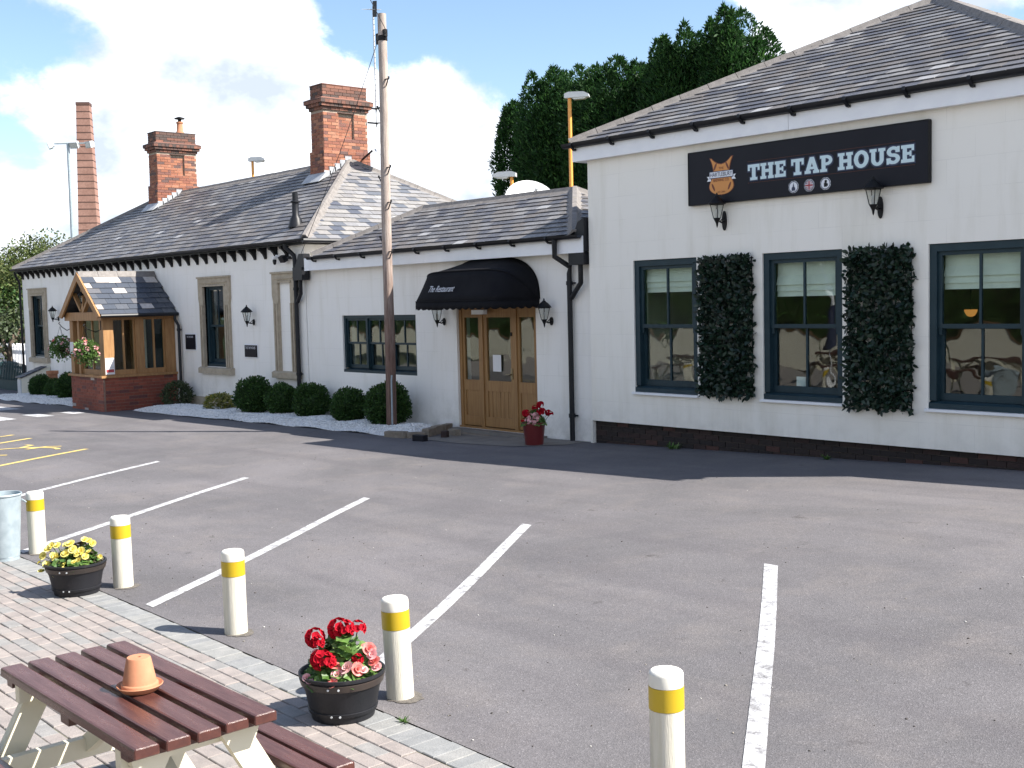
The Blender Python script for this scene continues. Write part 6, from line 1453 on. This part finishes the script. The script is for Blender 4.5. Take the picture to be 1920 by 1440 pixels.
# ------------------------------------------------------------------ hanging baskets on the porch
def basket(label, c, hook, base):
    t = thing('hanging_basket', label, 'hanging basket', c, 'hanging baskets on the porch'); C_ = Vector(c)
    m = MB(); m.lathe([(.02, -.16), (.10, -.13), (.16, -.05), (.175, .0)], 14, c); part('bowl', m, M['soil'], t, smooth=50)
    g = np.random.default_rng(int(abs(c[0]*100))); n = 900; d = g.normal(size=(n, 3)); d /= np.linalg.norm(d, axis=1, keepdims=True)
    P = d*(g.random((n, 1))**.35)*[.28, .28, .26]+[0, 0, .0]; drop = g.random(n) < .25; P[drop] += np.stack([np.zeros(drop.sum()), np.zeros(drop.sum()), -g.random(drop.sum())*.16], 1)
    inst('foliage', leaves('foliage', P, d+g.normal(size=(n, 3))*.6, g.normal(size=(n, 3))+[0, 0, .5], g.uniform(.045, .08, n), g.uniform(.03, .05, n), M['leafG']), t, c)
    for i in range(34):
        d = rdir(1)[0]; d = Vector(d); p = C_+Vector((d.x*.28, d.y*.28, d.z*.25)); inst('flower', (C1, C1, PB, C0)[i % 4], t, p, d.to_track_quat('Z', 'Y').to_euler(), (g.uniform(.8, 1.25),)*3)
    m = MB(); h = Vector(hook)
    for k in range(3): a = k*2.1; m.tube([C_+Vector((.16*math.cos(a), .16*math.sin(a), .02)), h-Vector((0, 0, .02))], .004, 4)
    part('chain', m, M['black'], t)
    m = MB(); b = Vector(base); q = (h-b); m.tube([b+Vector((0, 0, .12)), b-Vector((0, 0, .1)), b.lerp(h, .35)-Vector((0, 0, .14)), b.lerp(h, .8)-Vector((0, 0, .05)), h+Vector((0, 0, .02)), h+q.normalized()*.05+Vector((0, 0, .05)), h+Vector((0, 0, .08))], .011, 6); part('bracket', m, M['black'], t, smooth=50)
basket('hanging basket of pink flowers on the left of the porch, against the white wall', (-29.43, 10.85, 1.33), (-29.45, 10.85, 1.86), (-29.02, 10.95, 1.88))
basket('hanging basket of pink and white flowers in front of the porch glazing, in the sun', (-26.95, 10.50, 1.30), (-26.95, 10.50, 1.82), (-27.0, 10.89, 1.86))

# ------------------------------------------------------------------ what the windows look out on: wall and hedge behind the camera
def behind():
    t = thing('garden_fence', 'cream fence of arched panels behind the camera, seen only in the window reflections', 'fence', (-20, -4.2, 0)); x = -46.0
    while x < 5:
        m = MB(); top = [(x+1.9*k/10, -4.2, .82+.42*math.sin(math.pi*k/10)**1.5) for k in range(11)]; m.prism([(x, -4.2, -.05)]+top+[(x+1.9, -4.2, -.05)], (0, -.05, 0)); f = part('fence_panel', m, M['render_cream'], t)
        m = MB(); m.tube([(a, b+.01, c) for a, b, c in top], .035, 6); part('top_rail', m, M['plankdark'], f); x += 2.0
    px_, py_ = -15.55, 2.0; t = thing('parasol', 'closed navy and white parasol beside the paving, seen only in the middle window', 'parasol', (px_, py_, 0))
    m = MB(); m.tube([(px_, py_, 0), (px_, py_, 3.05)], .022, 8); part('pole', m, M['white'], t); m = MB(); m.lathe([(.24, 0), (.26, .05), (.05, .09)], 16, (px_, py_, 0)); part('base', m, M['concrete'], t)
    for k, (z0, z1, r0, r1, mm) in enumerate(((.85, 1.9, .15, .13, 'signnavy'), (1.9, 2.3, .13, .11, 'signwhite'), (2.3, 2.98, .11, .03, 'signnavy'))):
        m = MB(); m.lathe([(r0*(1+.0*q)+(r1-r0)*q, z0+(z1-z0)*q) for q in np.linspace(0, 1, 6)], 14, (px_, py_, 0), .16); part('canopy', m, M[mm], t, smooth=60)
    t = thing('hedge', 'tall dark hedge behind the camera, seen only in the window reflections', 'hedge', (-20, -7.2, 0)); g = np.random.default_rng(5); n = 9000
    x = g.uniform(-50, 8, n); a = g.uniform(0, math.pi, n); hh = 4.6+.5*np.sin(x*.9)+.3*np.sin(x*2.3); P = np.stack([x+20, 1.1*np.cos(a)*g.uniform(.85, 1.1, n), np.where(g.random(n) < .75, g.random(n), 1)*hh*g.uniform(.9, 1, n)], 1)
    inst('foliage', leaves('foliage', P, g.normal(size=(n, 3))+[0, .6, .4], g.normal(size=(n, 3)), g.uniform(.2, .42, n), g.uniform(.12, .22, n), M['box']), t, (-20, -7.2, 0))
    m = MB(); m.box(-50, 8, -7.9, -6.5, 0, 4.2); part('inner_growth', m, M['box'], t)
behind()
def pendant():
    x, y, z = -7.36, 14.2, 1.92; t = thing('pendant_lamp', 'small glowing amber bowl lamp hanging inside the right pub window', 'lamp', (x, y, z)); m, N, L = new_mat('amber_glass_lit'); o = N.new('ShaderNodeOutputMaterial'); e = N.new('ShaderNodeEmission'); e.inputs[0].default_value = (1, .42, .1, 1); e.inputs[1].default_value = .16; L(e.outputs[0], o.inputs[0])
    b = MB(); b.lathe([(.02, -.06), (.05, -.045), (.075, .0), (.08, .03), (.07, .03), (.05, -.02)], 16, (x, y, z)); part('bowl', b, m, t, smooth=50); b = MB(); b.tube([(x, y, z+.0), (x, y, 4.1)], .006, 6); part('rod', b, M['black'], t)
pendant()
